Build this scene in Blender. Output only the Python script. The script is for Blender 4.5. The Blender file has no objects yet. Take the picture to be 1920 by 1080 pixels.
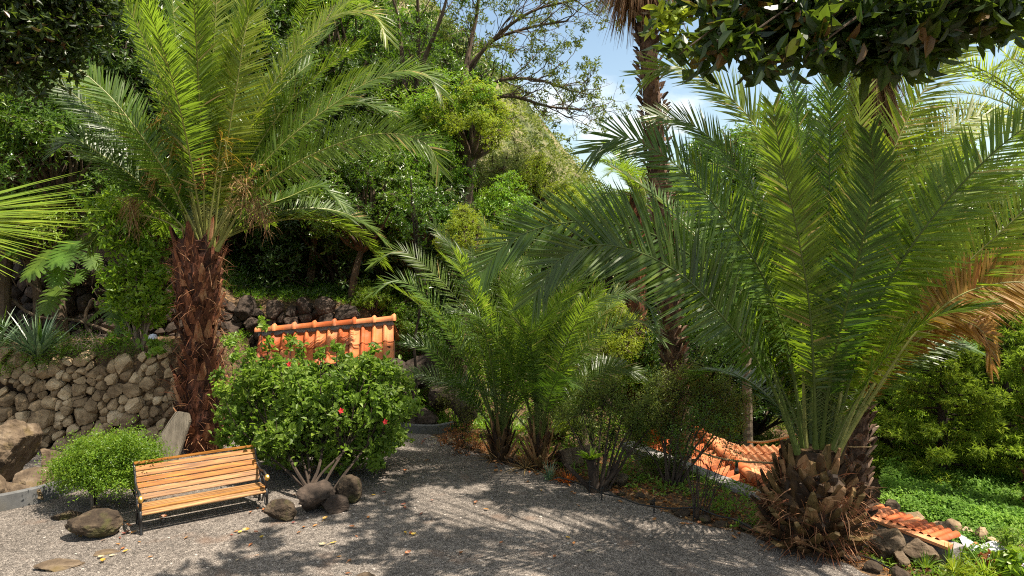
import bpy, bmesh, math, random
import numpy as np
from mathutils import Vector, noise as mnoise

# ------------------------------------------------------------------ camera, sky, sun, exposure
SC = bpy.context.scene
COL = SC.collection
F, CX, CY, HOR, CAMH = 1280.0, 960.0, 540.0, 490.0, 3.5
PITCH = math.atan((CY - HOR) / F)
cd = bpy.data.cameras.new('camera'); cam = bpy.data.objects.new('camera', cd); COL.objects.link(cam)
cam.location = (0, 0, CAMH); cam.rotation_euler = (math.pi / 2 - PITCH, 0, 0)
cd.sensor_width = 36; cd.lens = 24; cd.clip_start = 0.05; cd.clip_end = 2000
SC.camera = cam
SUN_EL, SUN_AZ = math.radians(64), math.radians(106)     # azimuth clockwise from +Y: from the right
sund = Vector((math.cos(SUN_EL) * math.sin(SUN_AZ), math.cos(SUN_EL) * math.cos(SUN_AZ), math.sin(SUN_EL)))
ld = bpy.data.lights.new('sun', 'SUN'); ld.energy = 5.0; ld.angle = math.radians(0.53); ld.color = (1.0, 0.905, 0.76)
sun = bpy.data.objects.new('sun', ld); COL.objects.link(sun)
sun.rotation_euler = sund.to_track_quat('Z', 'Y').to_euler(); sun.location = (10, -5, 30)
W = bpy.data.worlds.new('World'); SC.world = W; W.use_nodes = True
wn = W.node_tree; wn.nodes.clear()
def wnode(t, **k):
    n = wn.nodes.new(t)
    for a, b in k.items(): setattr(n, a, b)
    return n
sky = wnode('ShaderNodeTexSky', sky_type='NISHITA', sun_disc=False)
sky.sun_elevation = SUN_EL; sky.sun_rotation = SUN_AZ; sky.air_density = 1.3; sky.dust_density = 0.3; sky.ozone_density = 2.0
bg = wnode('ShaderNodeBackground'); bg.inputs['Strength'].default_value = 0.145
wo = wnode('ShaderNodeOutputWorld')
tc = wnode('ShaderNodeTexCoord'); mp = wnode('ShaderNodeMapping'); mp.inputs['Scale'].default_value = (1.0, 1.0, 2.3)
mp.inputs['Location'].default_value = (0.35, 0.0, 0.1)
cn = wnode('ShaderNodeTexNoise'); cn.inputs['Scale'].default_value = 3.2; cn.inputs['Detail'].default_value = 8; cn.inputs['Roughness'].default_value = 0.58
cr = wnode('ShaderNodeValToRGB'); cr.color_ramp.elements[0].position = 0.56; cr.color_ramp.elements[1].position = 0.70
sep = wnode('ShaderNodeSeparateXYZ')
mr = wnode('ShaderNodeMapRange'); mr.inputs[1].default_value = 0.20; mr.inputs[2].default_value = 0.27; mr.inputs[3].default_value = 1.0; mr.inputs[4].default_value = 0.12
mm = wnode('ShaderNodeMath', operation='MULTIPLY')
mx = wnode('ShaderNodeMixRGB'); mx.inputs[2].default_value = (4.9, 4.75, 4.45, 1)
wn.links.new(tc.outputs['Generated'], mp.inputs[0]); wn.links.new(mp.outputs[0], cn.inputs[0]); wn.links.new(cn.outputs[0], cr.inputs[0])
wn.links.new(tc.outputs['Generated'], sep.inputs[0]); wn.links.new(sep.outputs[2], mr.inputs[0])
wn.links.new(cr.outputs[0], mm.inputs[0]); wn.links.new(mr.outputs[0], mm.inputs[1])
# broken white cloud added overhead, out of view, for brighter neutral fill light
c2 = wnode('ShaderNodeValToRGB'); c2.color_ramp.elements[0].position = 0.36; c2.color_ramp.elements[1].position = 0.52
m3 = wnode('ShaderNodeMapRange'); m3.inputs[1].default_value = 0.42; m3.inputs[2].default_value = 0.62; m3.inputs[4].default_value = 0.9
m4 = wnode('ShaderNodeMath', operation='MULTIPLY'); m5 = wnode('ShaderNodeMath', operation='MAXIMUM')
wn.links.new(cn.outputs[0], c2.inputs[0]); wn.links.new(sep.outputs[2], m3.inputs[0]); wn.links.new(c2.outputs[0], m4.inputs[0]); wn.links.new(m3.outputs[0], m4.inputs[1])
wn.links.new(mm.outputs[0], m5.inputs[0]); wn.links.new(m4.outputs[0], m5.inputs[1]); wn.links.new(m5.outputs[0], mx.inputs[0])
tn = wnode('ShaderNodeMixRGB', blend_type='MULTIPLY'); tn.inputs[0].default_value = 1; tn.inputs[2].default_value = (0.62, 0.58, 0.525, 1)
wn.links.new(sky.outputs[0], tn.inputs[1]); wn.links.new(tn.outputs[0], mx.inputs[1]); wn.links.new(mx.outputs[0], bg.inputs[0]); wn.links.new(bg.outputs[0], wo.inputs[0])
SC.view_settings.view_transform = 'Standard'; SC.view_settings.look = 'None'
SC.view_settings.exposure = 1.22; SC.view_settings.gamma = 1.0; SC.view_settings.use_curve_mapping = False
SC.render.engine = 'CYCLES'
SC.cycles.max_bounces = 6; SC.cycles.diffuse_bounces = 3; SC.cycles.glossy_bounces = 2; SC.cycles.transmission_bounces = 3
SC.cycles.transparent_max_bounces = 4; SC.cycles.caustics_reflective = False; SC.cycles.caustics_refractive = False
SC.cycles.sample_clamp_indirect = 4.0; SC.cycles.filter_width = 1.1; SC.cycles.use_denoising = False

# ------------------------------------------------------------------ helpers
PI = math.pi
RS = np.random.RandomState
def V3(*a): return np.array(a, float)
def at(px, py, D):
    """the place seen at photo pixel (px,py), D metres in front of the lens plane (along Y)"""
    u, v = (px - CX) / F, (CY - py) / F
    y = math.cos(PITCH) + v * math.sin(PITCH); z = -math.sin(PITCH) + v * math.cos(PITCH)
    k = D / y
    return V3(u * k, D, CAMH + z * k)
def gnd(px, py, z=0.0):
    a = at(px, py, 1.0); k = (z - CAMH) / (a[2] - CAMH)
    return V3(a[0] * k, k, z)
def nrm(a): return a / np.maximum(np.linalg.norm(a, axis=-1, keepdims=True), 1e-9)
def rdir(r, n):
    a = r.normal(size=(n, 3)); return nrm(a)
def sstep(x, a, b):
    t = np.clip((x - a) / (b - a), 0, 1); return t * t * (3 - 2 * t)

class MB:
    def __init__(s): s.V = []; s.F = []; s.M = []; s.T = []; s.n = 0
    def add(s, V, Fs, mi=0, tint=0.5):
        V = np.asarray(V, float).reshape(-1, 3)
        if not isinstance(Fs, list): Fs = [Fs]
        for f in Fs:
            f = np.asarray(f, np.int64)
            if len(f): s.F.append(f + s.n); s.M.append(np.full(len(f), mi, np.int32))
        s.V.append(V); s.T.append(np.broadcast_to(np.asarray(tint, float), (len(V),)).astype(np.float32)); s.n += len(V)
    def mesh(s, name, mats, smooth=False):
        me = bpy.data.meshes.new(name)
        V = np.concatenate(s.V).astype(np.float32)
        lv = np.concatenate([f.ravel() for f in s.F]).astype(np.int32)
        lt = np.concatenate([np.full(len(f), f.shape[1], np.int32) for f in s.F])
        ls = np.concatenate([[0], np.cumsum(lt)[:-1]]).astype(np.int32)
        me.vertices.add(len(V)); me.vertices.foreach_set('co', V.ravel())
        me.loops.add(len(lv)); me.loops.foreach_set('vertex_index', lv)
        me.polygons.add(len(lt)); me.polygons.foreach_set('loop_start', ls); me.polygons.foreach_set('loop_total', lt)
        me.polygons.foreach_set('material_index', np.concatenate(s.M))
        me.polygons.foreach_set('use_smooth', np.full(len(lt), bool(smooth)))
        a = me.attributes.new('tint', 'FLOAT', 'POINT'); a.data.foreach_set('value', np.concatenate(s.T))
        for m in (mats if isinstance(mats, (list, tuple)) else [mats]): me.materials.append(m)
        me.update(calc_edges=True); me.validate()
        return me
    def build(s, name, mats, parent=None, smooth=False):
        o = bpy.data.objects.new(name, s.mesh(name, mats, smooth)); COL.objects.link(o)
        if parent is not None: o.parent = parent
        return o
def tag(o, label=None, cat=None, group=None, kind=None):
    if label: o['label'] = label
    if cat: o['category'] = cat
    if group: o['group'] = group
    if kind: o['kind'] = kind
    return o
def empty(name, loc, label=None, cat=None, group=None):
    o = bpy.data.objects.new(name, None); COL.objects.link(o); o.location = tuple(loc); o.empty_display_size = .2
    return tag(o, label, cat, group)
def recentre(o):
    """put a one-mesh thing's origin at the base of its mesh"""
    me = o.data; n = len(me.vertices); a = np.empty(n * 3, np.float32); me.vertices.foreach_get('co', a); a = a.reshape(-1, 3)
    c = V3(a[:, 0].mean(), a[:, 1].mean(), a[:, 2].min()); a -= c; me.vertices.foreach_set('co', a.ravel()); me.update(); o.location = tuple(c)
    return o
def poly_curve(P, n):
    """smooth curve through control points (parametrised by chord length), resampled evenly"""
    P = np.array(P, float); d = np.r_[0, np.cumsum(np.linalg.norm(np.diff(P, axis=0), axis=1))]; d /= d[-1]
    if len(P) == 2: f = lambda t: P[0] + (P[1] - P[0]) * t[:, None]
    else:
        # natural-ish Catmull-Rom
        m = np.gradient(P, d, axis=0)
        def f(t):
            i = np.clip(np.searchsorted(d, t, 'right') - 1, 0, len(P) - 2); h = (d[i + 1] - d[i])[:, None]
            s = ((t - d[i])[:, None]) / h
            return ((2*s**3-3*s**2+1)*P[i] + (s**3-2*s**2+s)*h*m[i] + (-2*s**3+3*s**2)*P[i+1] + (s**3-s**2)*h*m[i+1])
    Q = f(np.linspace(0, 1, 200)); L = np.r_[0, np.cumsum(np.linalg.norm(np.diff(Q, axis=0), axis=1))]
    t = np.linspace(0, L[-1], n)
    return np.stack([np.interp(t, L, Q[:, k]) for k in range(3)], 1), L[-1]
def tube(mb, P, R, k=6, mi=0, tint=0.5, cap=True, rough=0, rng=None):
    P = np.array(P, float); n = len(P); R = np.broadcast_to(np.asarray(R, float), (n,))
    T = nrm(np.gradient(P, axis=0)); N = np.cross(T[0], (0, 0, 1.0)); 
    if np.linalg.norm(N) < .1: N = V3(1, 0, 0)
    Ns = []
    for i in range(n):
        N = N - T[i] * np.dot(N, T[i]); N = N / np.linalg.norm(N); Ns.append(N)
    Ns = np.array(Ns); B = np.cross(T, Ns); a = np.arange(k) * 2 * PI / k
    rr = R[:, None] * np.ones((n, k))
    if rough and rng is not None: rr = rr * (1 + rough * rng.normal(size=(n, k)))
    V = P[:, None] + rr[:, :, None] * (np.cos(a)[None, :, None] * Ns[:, None] + np.sin(a)[None, :, None] * B[:, None])
    i, j = np.meshgrid(np.arange(n - 1), np.arange(k), indexing='ij'); j2 = (j + 1) % k
    Fq = np.stack([i * k + j, i * k + j2, (i + 1) * k + j2, (i + 1) * k + j], -1).reshape(-1, 4)
    Fs = [Fq]
    if cap:
        c0 = np.array([[0, (q + 1), q][::1] for q in range(1, k - 1)]); c1 = np.array([[(n - 1) * k, (n - 1) * k + q, (n - 1) * k + q + 1] for q in range(1, k - 1)])
        Fs += [c0, c1]
    mb.add(V.reshape(-1, 3), Fs, mi, tint)
def blades(mb, B, D, S, L, Wd, droop=0.2, prof=(0.6, 1, .75, .06), mi=0, tint=0.5, fold=0.0, grav=(0, 0, -1)):
    """n strap leaves: base B, direction D, width direction S, length L, width Wd; k segments"""
    n = len(B); L = np.broadcast_to(L, (n,)); Wd = np.broadcast_to(Wd, (n,)); droop = np.broadcast_to(droop, (n,)); tint = np.broadcast_to(tint, (n,))
    k = len(prof); s = np.linspace(0, 1, k); g = np.array(grav, float)
    C = B[:, None] + D[:, None] * (L[:, None] * s)[..., None] + g * (droop[:, None] * L[:, None] * s ** 2)[..., None]
    w = .5 * Wd[:, None] * np.array(prof)
    Nn = nrm(np.cross(D, S))
    if fold:
        cols = 3; off = [-1, 0, 1]
        V = np.stack([C + S[:, None] * (o * w)[..., None] + Nn[:, None] * ((abs(o)) * w * fold)[..., None] for o in off], 2)
    else:
        cols = 2; V = np.stack([C - S[:, None] * w[..., None], C + S[:, None] * w[..., None]], 2)
    V = V.reshape(-1, 3)
    base = (np.arange(n) * k * cols)[:, None, None]; i = np.arange(k - 1)[None, :, None] * cols; j = np.arange(cols - 1)[None, None]
    q = base + i + j
    Fq = np.stack([q, q + 1, q + cols + 1, q + cols], -1).reshape(-1, 4)
    mb.add(V, Fq, mi, np.repeat(tint, k * cols))
def leaves(mb, B, D, N, L, Wd, mi=0, tint=.5, shape='oval', fold=.35, curl=.15):
    n = len(B); D = nrm(D); N = nrm(N - D * np.sum(N * D, 1, keepdims=True)); S = np.cross(D, N)
    L = np.broadcast_to(L, (n,))[:, None]; w = .5 * np.broadcast_to(Wd, (n,))[:, None]
    if shape == 'rhomb':
        V = np.stack([B, B + D * L * .45 + S * w + N * w * fold, B + D * L - N * L * curl, B + D * L * .45 - S * w + N * w * fold], 1)
        b = (np.arange(n) * 4)[:, None]; Fs = [np.concatenate([b + [[0, 1, 2]], b + [[0, 2, 3]]]).reshape(-1, 3)]; k = 4
    else:
        c2 = N * L * curl * .35
        V = np.stack([B, B + D * L * .28 + S * w * .92 + N * w * fold, B + D * L * .66 + S * w * .78 + N * w * fold - c2, B + D * L - N * L * curl,
                      B + D * L * .66 - S * w * .78 + N * w * fold - c2, B + D * L * .28 - S * w * .92 + N * w * fold], 1)
        b = (np.arange(n) * 6)[:, None]; Fs = [np.concatenate([b + [[0, 1, 2, 3]], b + [[0, 3, 4, 5]]])]; k = 6
    mb.add(V.reshape(-1, 3), Fs, mi, np.repeat(np.broadcast_to(tint, (n,)), k))
def rosettes(mb, r, C, A, nl, L, Wd, shape='oval', mi=0, tint=None, spread=(35, 95), stem=.0, fold=.35, curl=.15, jit=.03):
    """C twig ends, A twig directions; nl leaves round each"""
    n = len(C); A = nrm(A); X = nrm(np.cross(A, rdir(r, n))); Y = np.cross(A, X)
    th = (np.arange(nl)[None] * 2.4 + r.rand(n, 1) * 6.28) + r.normal(size=(n, nl)) * .3
    ph = np.radians(r.uniform(spread[0], spread[1], (n, nl)))
    R = np.cos(th)[..., None] * X[:, None] + np.sin(th)[..., None] * Y[:, None]
    D = A[:, None] * np.cos(ph)[..., None] + R * np.sin(ph)[..., None]
    N = A[:, None] * np.sin(ph)[..., None] - R * np.cos(ph)[..., None] + r.normal(size=(n, nl, 3)) * .25
    B = C[:, None] - A[:, None] * (r.rand(n, nl) * stem)[..., None] + r.normal(size=(n, nl, 3)) * jit
    l = L * r.uniform(.65, 1.15, (n, nl))
    t = np.clip((r.rand(n, 1) * .55 if tint is None else np.asarray(tint).reshape(-1, 1)) + r.rand(n, nl) * .45, 0, 1)
    leaves(mb, B.reshape(-1, 3), D.reshape(-1, 3), N.reshape(-1, 3), l.ravel(), (l * Wd / L).ravel(), mi, t.ravel(), shape, fold, curl)

# ------------------------------------------------------------------ materials
def nt(name):
    m = bpy.data.materials.new(name); m.use_nodes = True; t = m.node_tree; t.nodes.clear()
    return m, t, (lambda ty, **k: [n := t.nodes.new(ty), [setattr(n, a, b) for a, b in k.items()]][0]), t.links.new
def setramp(r, stops):
    e = r.color_ramp.elements
    while len(e) < len(stops): e.new(0.5)
    for i, (p, c) in enumerate(stops): e[i].position = p; e[i].color = (*c, 1)
MATS = {}
def leafmat(name, stops, trans, tf=.4, rough=.45, spec=.4, noise=.35):
    m, t, N, Lk = nt(name)
    at_ = N('ShaderNodeAttribute', attribute_name='tint'); r = N('ShaderNodeValToRGB'); setramp(r, stops)
    Lk(at_.outputs['Fac'], r.inputs[0])
    tcd = N('ShaderNodeTexCoord'); ns = N('ShaderNodeTexNoise'); ns.inputs['Scale'].default_value = 1.3; ns.inputs['Detail'].default_value = 3
    Lk(tcd.outputs['Object'], ns.inputs[0])
    oi = N('ShaderNodeObjectInfo'); hs = N('ShaderNodeHueSaturation')
    ma = N('ShaderNodeMapRange'); ma.inputs[1].default_value = .3; ma.inputs[2].default_value = .7; ma.inputs[3].default_value = 1 - noise; ma.inputs[4].default_value = 1 + noise
    Lk(ns.outputs[0], ma.inputs[0]); Lk(ma.outputs[0], hs.inputs['Value']); Lk(r.outputs[0], hs.inputs['Color'])
    mh = N('ShaderNodeMapRange'); mh.inputs[3].default_value = .485; mh.inputs[4].default_value = .515; Lk(oi.outputs['Random'], mh.inputs[0]); Lk(mh.outputs[0], hs.inputs['Hue'])
    p = N('ShaderNodeBsdfPrincipled'); p.inputs['Roughness'].default_value = rough; p.inputs['Specular IOR Level'].default_value = spec
    Lk(hs.outputs[0], p.inputs['Base Color'])
    tr = N('ShaderNodeBsdfTranslucent'); mc = N('ShaderNodeMixRGB', blend_type='MIX'); mc.inputs[0].default_value = .65; mc.inputs[2].default_value = (*trans, 1)
    Lk(hs.outputs[0], mc.inputs[1]); Lk(mc.outputs[0], tr.inputs[0])
    mix = N('ShaderNodeMixShader'); mix.inputs[0].default_value = tf; o = N('ShaderNodeOutputMaterial')
    Lk(p.outputs[0], mix.inputs[1]); Lk(tr.outputs[0], mix.inputs[2]); Lk(mix.outputs[0], o.inputs[0])
    return m
def mat(name, stops, scale=5., detail=6., rough=.8, bump=.3, bscale=None, spec=.3, stretch=(1, 1, 1), bdist=.02, coord='Object', dist=0., tint=0.0, metal=0., second=None):
    """noise ramp colour + bump. second=(scale, stops, threshold lo, hi): a second patchy colour"""
    m, t, N, Lk = nt(name)
    tcd = N('ShaderNodeTexCoord'); mp = N('ShaderNodeMapping'); mp.inputs['Scale'].default_value = stretch
    Lk(tcd.outputs[coord], mp.inputs[0])
    ns = N('ShaderNodeTexNoise'); ns.inputs['Scale'].default_value = scale; ns.inputs['Detail'].default_value = detail; ns.inputs['Distortion'].default_value = dist; ns.inputs['Roughness'].default_value = .62
    Lk(mp.outputs[0], ns.inputs[0]); r = N('ShaderNodeValToRGB'); setramp(r, stops); 
    src = ns.outputs[0]
    if tint:
        a_ = N('ShaderNodeAttribute', attribute_name='tint'); mm_ = N('ShaderNodeMath', operation='MULTIPLY_ADD'); mm_.inputs[1].default_value = tint
        ad = N('ShaderNodeMath', operation='ADD'); ad.inputs[1].default_value = -.5 * tint
        Lk(a_.outputs['Fac'], mm_.inputs[0]); Lk(ns.outputs[0], mm_.inputs[2]); Lk(mm_.outputs[0], ad.inputs[0]); src = ad.outputs[0]
    Lk(src, r.inputs[0]); colr = r.outputs[0]
    if second:
        n2 = N('ShaderNodeTexNoise'); n2.inputs['Scale'].default_value = second[0]; n2.inputs['Detail'].default_value = 5; Lk(tcd.outputs[coord], n2.inputs[0])
        r2 = N('ShaderNodeMapRange'); r2.inputs[1].default_value = second[2]; r2.inputs[2].default_value = second[3]; Lk(n2.outputs[0], r2.inputs[0])
        mx2 = N('ShaderNodeMixRGB'); mx2.inputs[2].default_value = (*second[1], 1); Lk(r2.outputs[0], mx2.inputs[0]); Lk(colr, mx2.inputs[1]); colr = mx2.outputs[0]
    p = N('ShaderNodeBsdfPrincipled'); p.inputs['Roughness'].default_value = rough; p.inputs['Specular IOR Level'].default_value = spec; p.inputs['Metallic'].default_value = metal
    Lk(colr, p.inputs['Base Color'])
    if bump:
        nb = N('ShaderNodeTexNoise'); nb.inputs['Scale'].default_value = bscale or scale * 3; nb.inputs['Detail'].default_value = 8; nb.inputs['Roughness'].default_value = .65
        Lk(mp.outputs[0], nb.inputs[0]); b = N('ShaderNodeBump'); b.inputs['Strength'].default_value = bump; b.inputs['Distance'].default_value = bdist
        Lk(nb.outputs[0], b.inputs['Height']); Lk(b.outputs[0], p.inputs['Normal'])
    o = N('ShaderNodeOutputMaterial'); Lk(p.outputs[0], o.inputs[0])
    return m
M = MATS
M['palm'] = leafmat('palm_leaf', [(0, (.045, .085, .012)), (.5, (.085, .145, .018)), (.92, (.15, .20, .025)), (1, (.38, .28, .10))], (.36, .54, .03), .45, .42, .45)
M['palm_bright'] = leafmat('palm_leaf_sunlit_tone', [(0, (.08, .14, .014)), (.5, (.15, .22, .02)), (.92, (.24, .28, .03)), (1, (.42, .32, .10))], (.50, .64, .03), .48, .42, .4)  # lighter colour: sunlight painted into some fronds, own tone of young palms
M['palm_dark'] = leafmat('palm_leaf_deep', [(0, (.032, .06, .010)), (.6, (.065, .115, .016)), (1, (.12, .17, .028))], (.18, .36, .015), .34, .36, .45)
M['palm_deep'] = leafmat('palm_leaf_mid_green', [(0, (.045, .08, .010)), (.6, (.095, .155, .017)), (.93, (.15, .20, .025)), (1, (.38, .27, .10))], (.36, .56, .02), .42, .36, .45)  # plain green for most fronds of the big right palm
M['palm_yellow'] = leafmat('palm_leaf_drying', [(0, (.20, .16, .02)), (.5, (.30, .19, .03)), (1, (.30, .14, .03))], (.6, .38, .03), .42, .5, .3)
M['palm_dry'] = leafmat('palm_leaf_dead', [(0, (.16, .09, .04)), (.6, (.26, .16, .07)), (1, (.34, .24, .12))], (.35, .2, .06), .2, .7, .15)
M['rachis'] = mat('leaf_stalk', [(.3, (.17, .19, .04)), (.6, (.26, .26, .08)), (.8, (.34, .30, .13))], 6, rough=.45, bump=.1)
M['rachis_green'] = mat('leaf_stalk_green', [(.3, (.055, .085, .018)), (.7, (.10, .13, .03))], 6, rough=.4, bump=.1)
M['laurel'] = leafmat('laurel_leaf', [(0, (.025, .06, .010)), (.5, (.06, .125, .015)), (1, (.20, .29, .025))], (.24, .46, .02), .34, .33, .5)
M['darkleaf'] = leafmat('dark_leaf', [(0, (.018, .038, .007)), (.6, (.04, .08, .012)), (1, (.13, .18, .02))], (.16, .30, .02), .3, .38, .45)
M['bright'] = leafmat('bright_leaf', [(0, (.07, .14, .012)), (.5, (.14, .26, .018)), (1, (.28, .38, .035))], (.38, .58, .03), .42, .4, .4)
M['olive'] = leafmat('olive_leaf', [(0, (.045, .075, .015)), (.5, (.10, .14, .025)), (1, (.24, .26, .045))], (.26, .32, .04), .35, .5, .3)
M['yellowleaf'] = leafmat('yellow_green_leaf', [(0, (.10, .16, .015)), (.5, (.20, .28, .02)), (1, (.36, .38, .04))], (.5, .6, .03), .42, .5, .3)
M['hib'] = leafmat('hibiscus_leaf', [(0, (.05, .105, .016)), (.55, (.115, .195, .026)), (.93, (.23, .32, .045)), (.985, (.16, .26, .03)), (1, (.5, .38, .03))], (.34, .58, .04), .40, .5, .3)
M['box'] = leafmat('small_bush_leaf', [(0, (.06, .13, .014)), (.5, (.12, .23, .02)), (1, (.24, .32, .03))], (.40, .58, .03), .38, .4, .35)
M['conifer'] = leafmat('cypress_spray', [(0, (.08, .13, .016)), (.6, (.17, .26, .03)), (1, (.32, .38, .045))], (.40, .56, .04), .42, .55, .3)
M['ivy'] = leafmat('ivy_leaf', [(0, (.06, .12, .014)), (.5, (.13, .22, .025)), (1, (.26, .36, .045))], (.25, .5, .04), .32, .6, .2)
M['strap'] = leafmat('strap_leaf', [(0, (.05, .10, .05)), (.6, (.12, .19, .10)), (1, (.20, .27, .15))], (.2, .36, .10), .22, .3, .6)
M['redleaf'] = leafmat('copper_leaf', [(0, (.28, .06, .015)), (.6, (.45, .13, .02)), (1, (.55, .24, .05))], (.7, .2, .03), .35, .5, .3)
M['brownleaf'] = leafmat('withered_leaf', [(0, (.12, .05, .02)), (.5, (.30, .13, .04)), (1, (.42, .26, .10))], (.5, .2, .04), .3, .6, .2)
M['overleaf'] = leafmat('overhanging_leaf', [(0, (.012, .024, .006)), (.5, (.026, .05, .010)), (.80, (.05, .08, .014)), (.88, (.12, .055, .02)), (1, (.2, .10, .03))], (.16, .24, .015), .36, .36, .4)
M['bark'] = mat('tree_bark', [(.3, (.045, .030, .020)), (.6, (.11, .078, .052)), (.8, (.19, .14, .10))], 7, rough=.9, bump=.7, stretch=(1, 1, .35), bdist=.03)
M['barkdark'] = mat('dark_bark', [(.3, (.018, .012, .009)), (.7, (.06, .042, .03))], 7, rough=.9, bump=.7, stretch=(1, 1, .35), bdist=.03)
M['barkgrey'] = mat('pale_bark', [(.3, (.10, .075, .05)), (.6, (.20, .155, .11)), (.8, (.30, .25, .19))], 9, rough=.9, bump=.6, stretch=(1, 1, .3), bdist=.02)
M['boots'] = mat('palm_boots', [(.3, (.028, .010, .006)), (.48, (.11, .036, .016)), (.66, (.24, .088, .038)), (.85, (.38, .21, .11))], 9, rough=.8, bump=.6, stretch=(1, 1, .3), bdist=.02, tint=.5)
M['fanbark'] = mat('fan_palm_bark', [(.3, (.05, .028, .018)), (.5, (.15, .09, .058)), (.7, (.27, .18, .125)), (.85, (.38, .29, .22))], 9, rough=.9, bump=.7, stretch=(1, 1, .5), bdist=.02, tint=.6)
M['bootsgreen'] = mat('palm_boots_fresh', [(.25, (.022, .012, .006)), (.45, (.07, .038, .014)), (.62, (.11, .075, .024)), (.85, (.28, .15, .07))], 6, rough=.7, bump=.5, stretch=(1, 1, .4), bdist=.02, tint=.7)
M['fibre'] = leafmat('palm_fibre', [(0, (.04, .014, .007)), (.5, (.15, .058, .025)), (1, (.38, .22, .11))], (.4, .2, .08), .15, .75, .15)
M['skirt'] = leafmat('dead_skirt', [(0, (.10, .055, .025)), (.5, (.22, .13, .06)), (1, (.36, .24, .12))], (.4, .22, .07), .18, .7, .15)
M['stone'] = mat('wall_stone', [(.28, (.11, .072, .040)), (.45, (.26, .182, .105)), (.6, (.41, .30, .18)), (.8, (.54, .43, .29))], 6, rough=.92, bump=.9, bscale=22, bdist=.03, coord='Generated', tint=.35, second=(2.5, (.14, .10, .055), .52, .68))
M['stonedark'] = mat('basalt_stone', [(.28, (.018, .013, .010)), (.5, (.045, .032, .024)), (.75, (.10, .07, .052))], 6, rough=.9, bump=.8, bscale=22, bdist=.03, tint=.35)
M['boulder'] = mat('boulder_rock', [(.28, (.045, .03, .018)), (.48, (.11, .078, .05)), (.62, (.175, .13, .088)), (.8, (.29, .235, .175))], 4, rough=.92, bump=.8, bscale=14, bdist=.04, second=(3.2, (.12, .085, .04), .52, .66))
M['mossrock'] = mat('mossy_rock', [(.3, (.018, .012, .008)), (.5, (.055, .038, .024)), (.7, (.13, .095, .06)), (.85, (.24, .18, .12))], 6, rough=.95, bump=1.0, bscale=18, bdist=.05, second=(4, (.06, .055, .018), .52, .64))
M['pebble'] = mat('pebble', [(.3, (.08, .07, .06)), (.5, (.2, .175, .155)), (.75, (.36, .32, .28))], 9, rough=.9, bump=0, tint=1.2)
M['soil'] = mat('dark_soil', [(.3, (.03, .018, .010)), (.7, (.08, .05, .03))], 5, rough=1, bump=.6)
M['concrete'] = mat('grey_concrete', [(.3, (.08, .08, .08)), (.7, (.14, .14, .14))], 8, rough=.9, bump=.35, bscale=60, bdist=.01, second=(2, (.10, .09, .07), .5, .7))
M['mortar'] = mat('grey_mortar', [(.3, (.16, .145, .14)), (.6, (.27, .25, .24)), (.8, (.38, .35, .33))], 6, rough=.9, bump=.6, bscale=25, bdist=.03)
M['tile'] = mat('terracotta_tile', [(.3, (.38, .085, .022)), (.55, (.52, .145, .042)), (.8, (.62, .22, .09))], 4, rough=.75, bump=.15, bscale=60, bdist=.005, second=(5, (.34, .15, .09), .54, .75), tint=.8)
M['tile_pale'] = mat('pale_tile', [(.3, (.56, .20, .08)), (.7, (.72, .34, .17))], 5, rough=.75, bump=.15, bscale=60, bdist=.005, tint=.3)  # paler tile colour for one roof slope, the lean-to and the eave
M['iron'] = mat('black_iron', [(.3, (.008, .008, .009)), (.7, (.02, .019, .018))], 20, rough=.42, bump=.1, spec=.5)
M['gold'] = mat('gilt_boss', [(.3, (.45, .26, .05)), (.7, (.75, .50, .14))], 40, rough=.35, bump=.5, bscale=60, bdist=.004, metal=.7)
M['wood_post'] = mat('dark_wood', [(.3, (.03, .014, .008)), (.7, (.09, .04, .02))], 8, rough=.8, bump=.3, stretch=(1, 1, .2))
M['hose'] = mat('black_hose', [(.3, (.008, .008, .008)), (.7, (.02, .02, .02))], 30, rough=.5, bump=0)
M['rope'] = mat('jute_rope', [(.3, (.26, .16, .07)), (.7, (.45, .32, .17))], 60, rough=.95, bump=.6, bscale=120, bdist=.005)
M['plank'] = mat('weathered_slab', [(.3, (.09, .075, .055)), (.6, (.20, .17, .13)), (.8, (.30, .27, .21))], 5, rough=.9, bump=.6, stretch=(2.5, 2.5, .5), bscale=20)
M['white'] = mat('pale_sheet', [(.3, (.30, .31, .34)), (.7, (.50, .51, .54))], 3, rough=.5, bump=.1)
M['petal_red'] = mat('red_petal', [(.3, (.5, .02, .03)), (.7, (.7, .06, .05))], 20, rough=.5, bump=0)
M['petal_blue'] = mat('hydrangea_petal', [(.3, (.38, .42, .50)), (.7, (.6, .62, .68))], 30, rough=.6, bump=0)
M['glass'] = mat('bulb_glass', [(.3, (.05, .03, .02)), (.7, (.12, .07, .04))], 8, rough=.1, bump=0, spec=.8)
M['twig'] = mat('dry_twig', [(.3, (.16, .11, .08)), (.7, (.36, .28, .22))], 12, rough=.9, bump=0)
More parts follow.
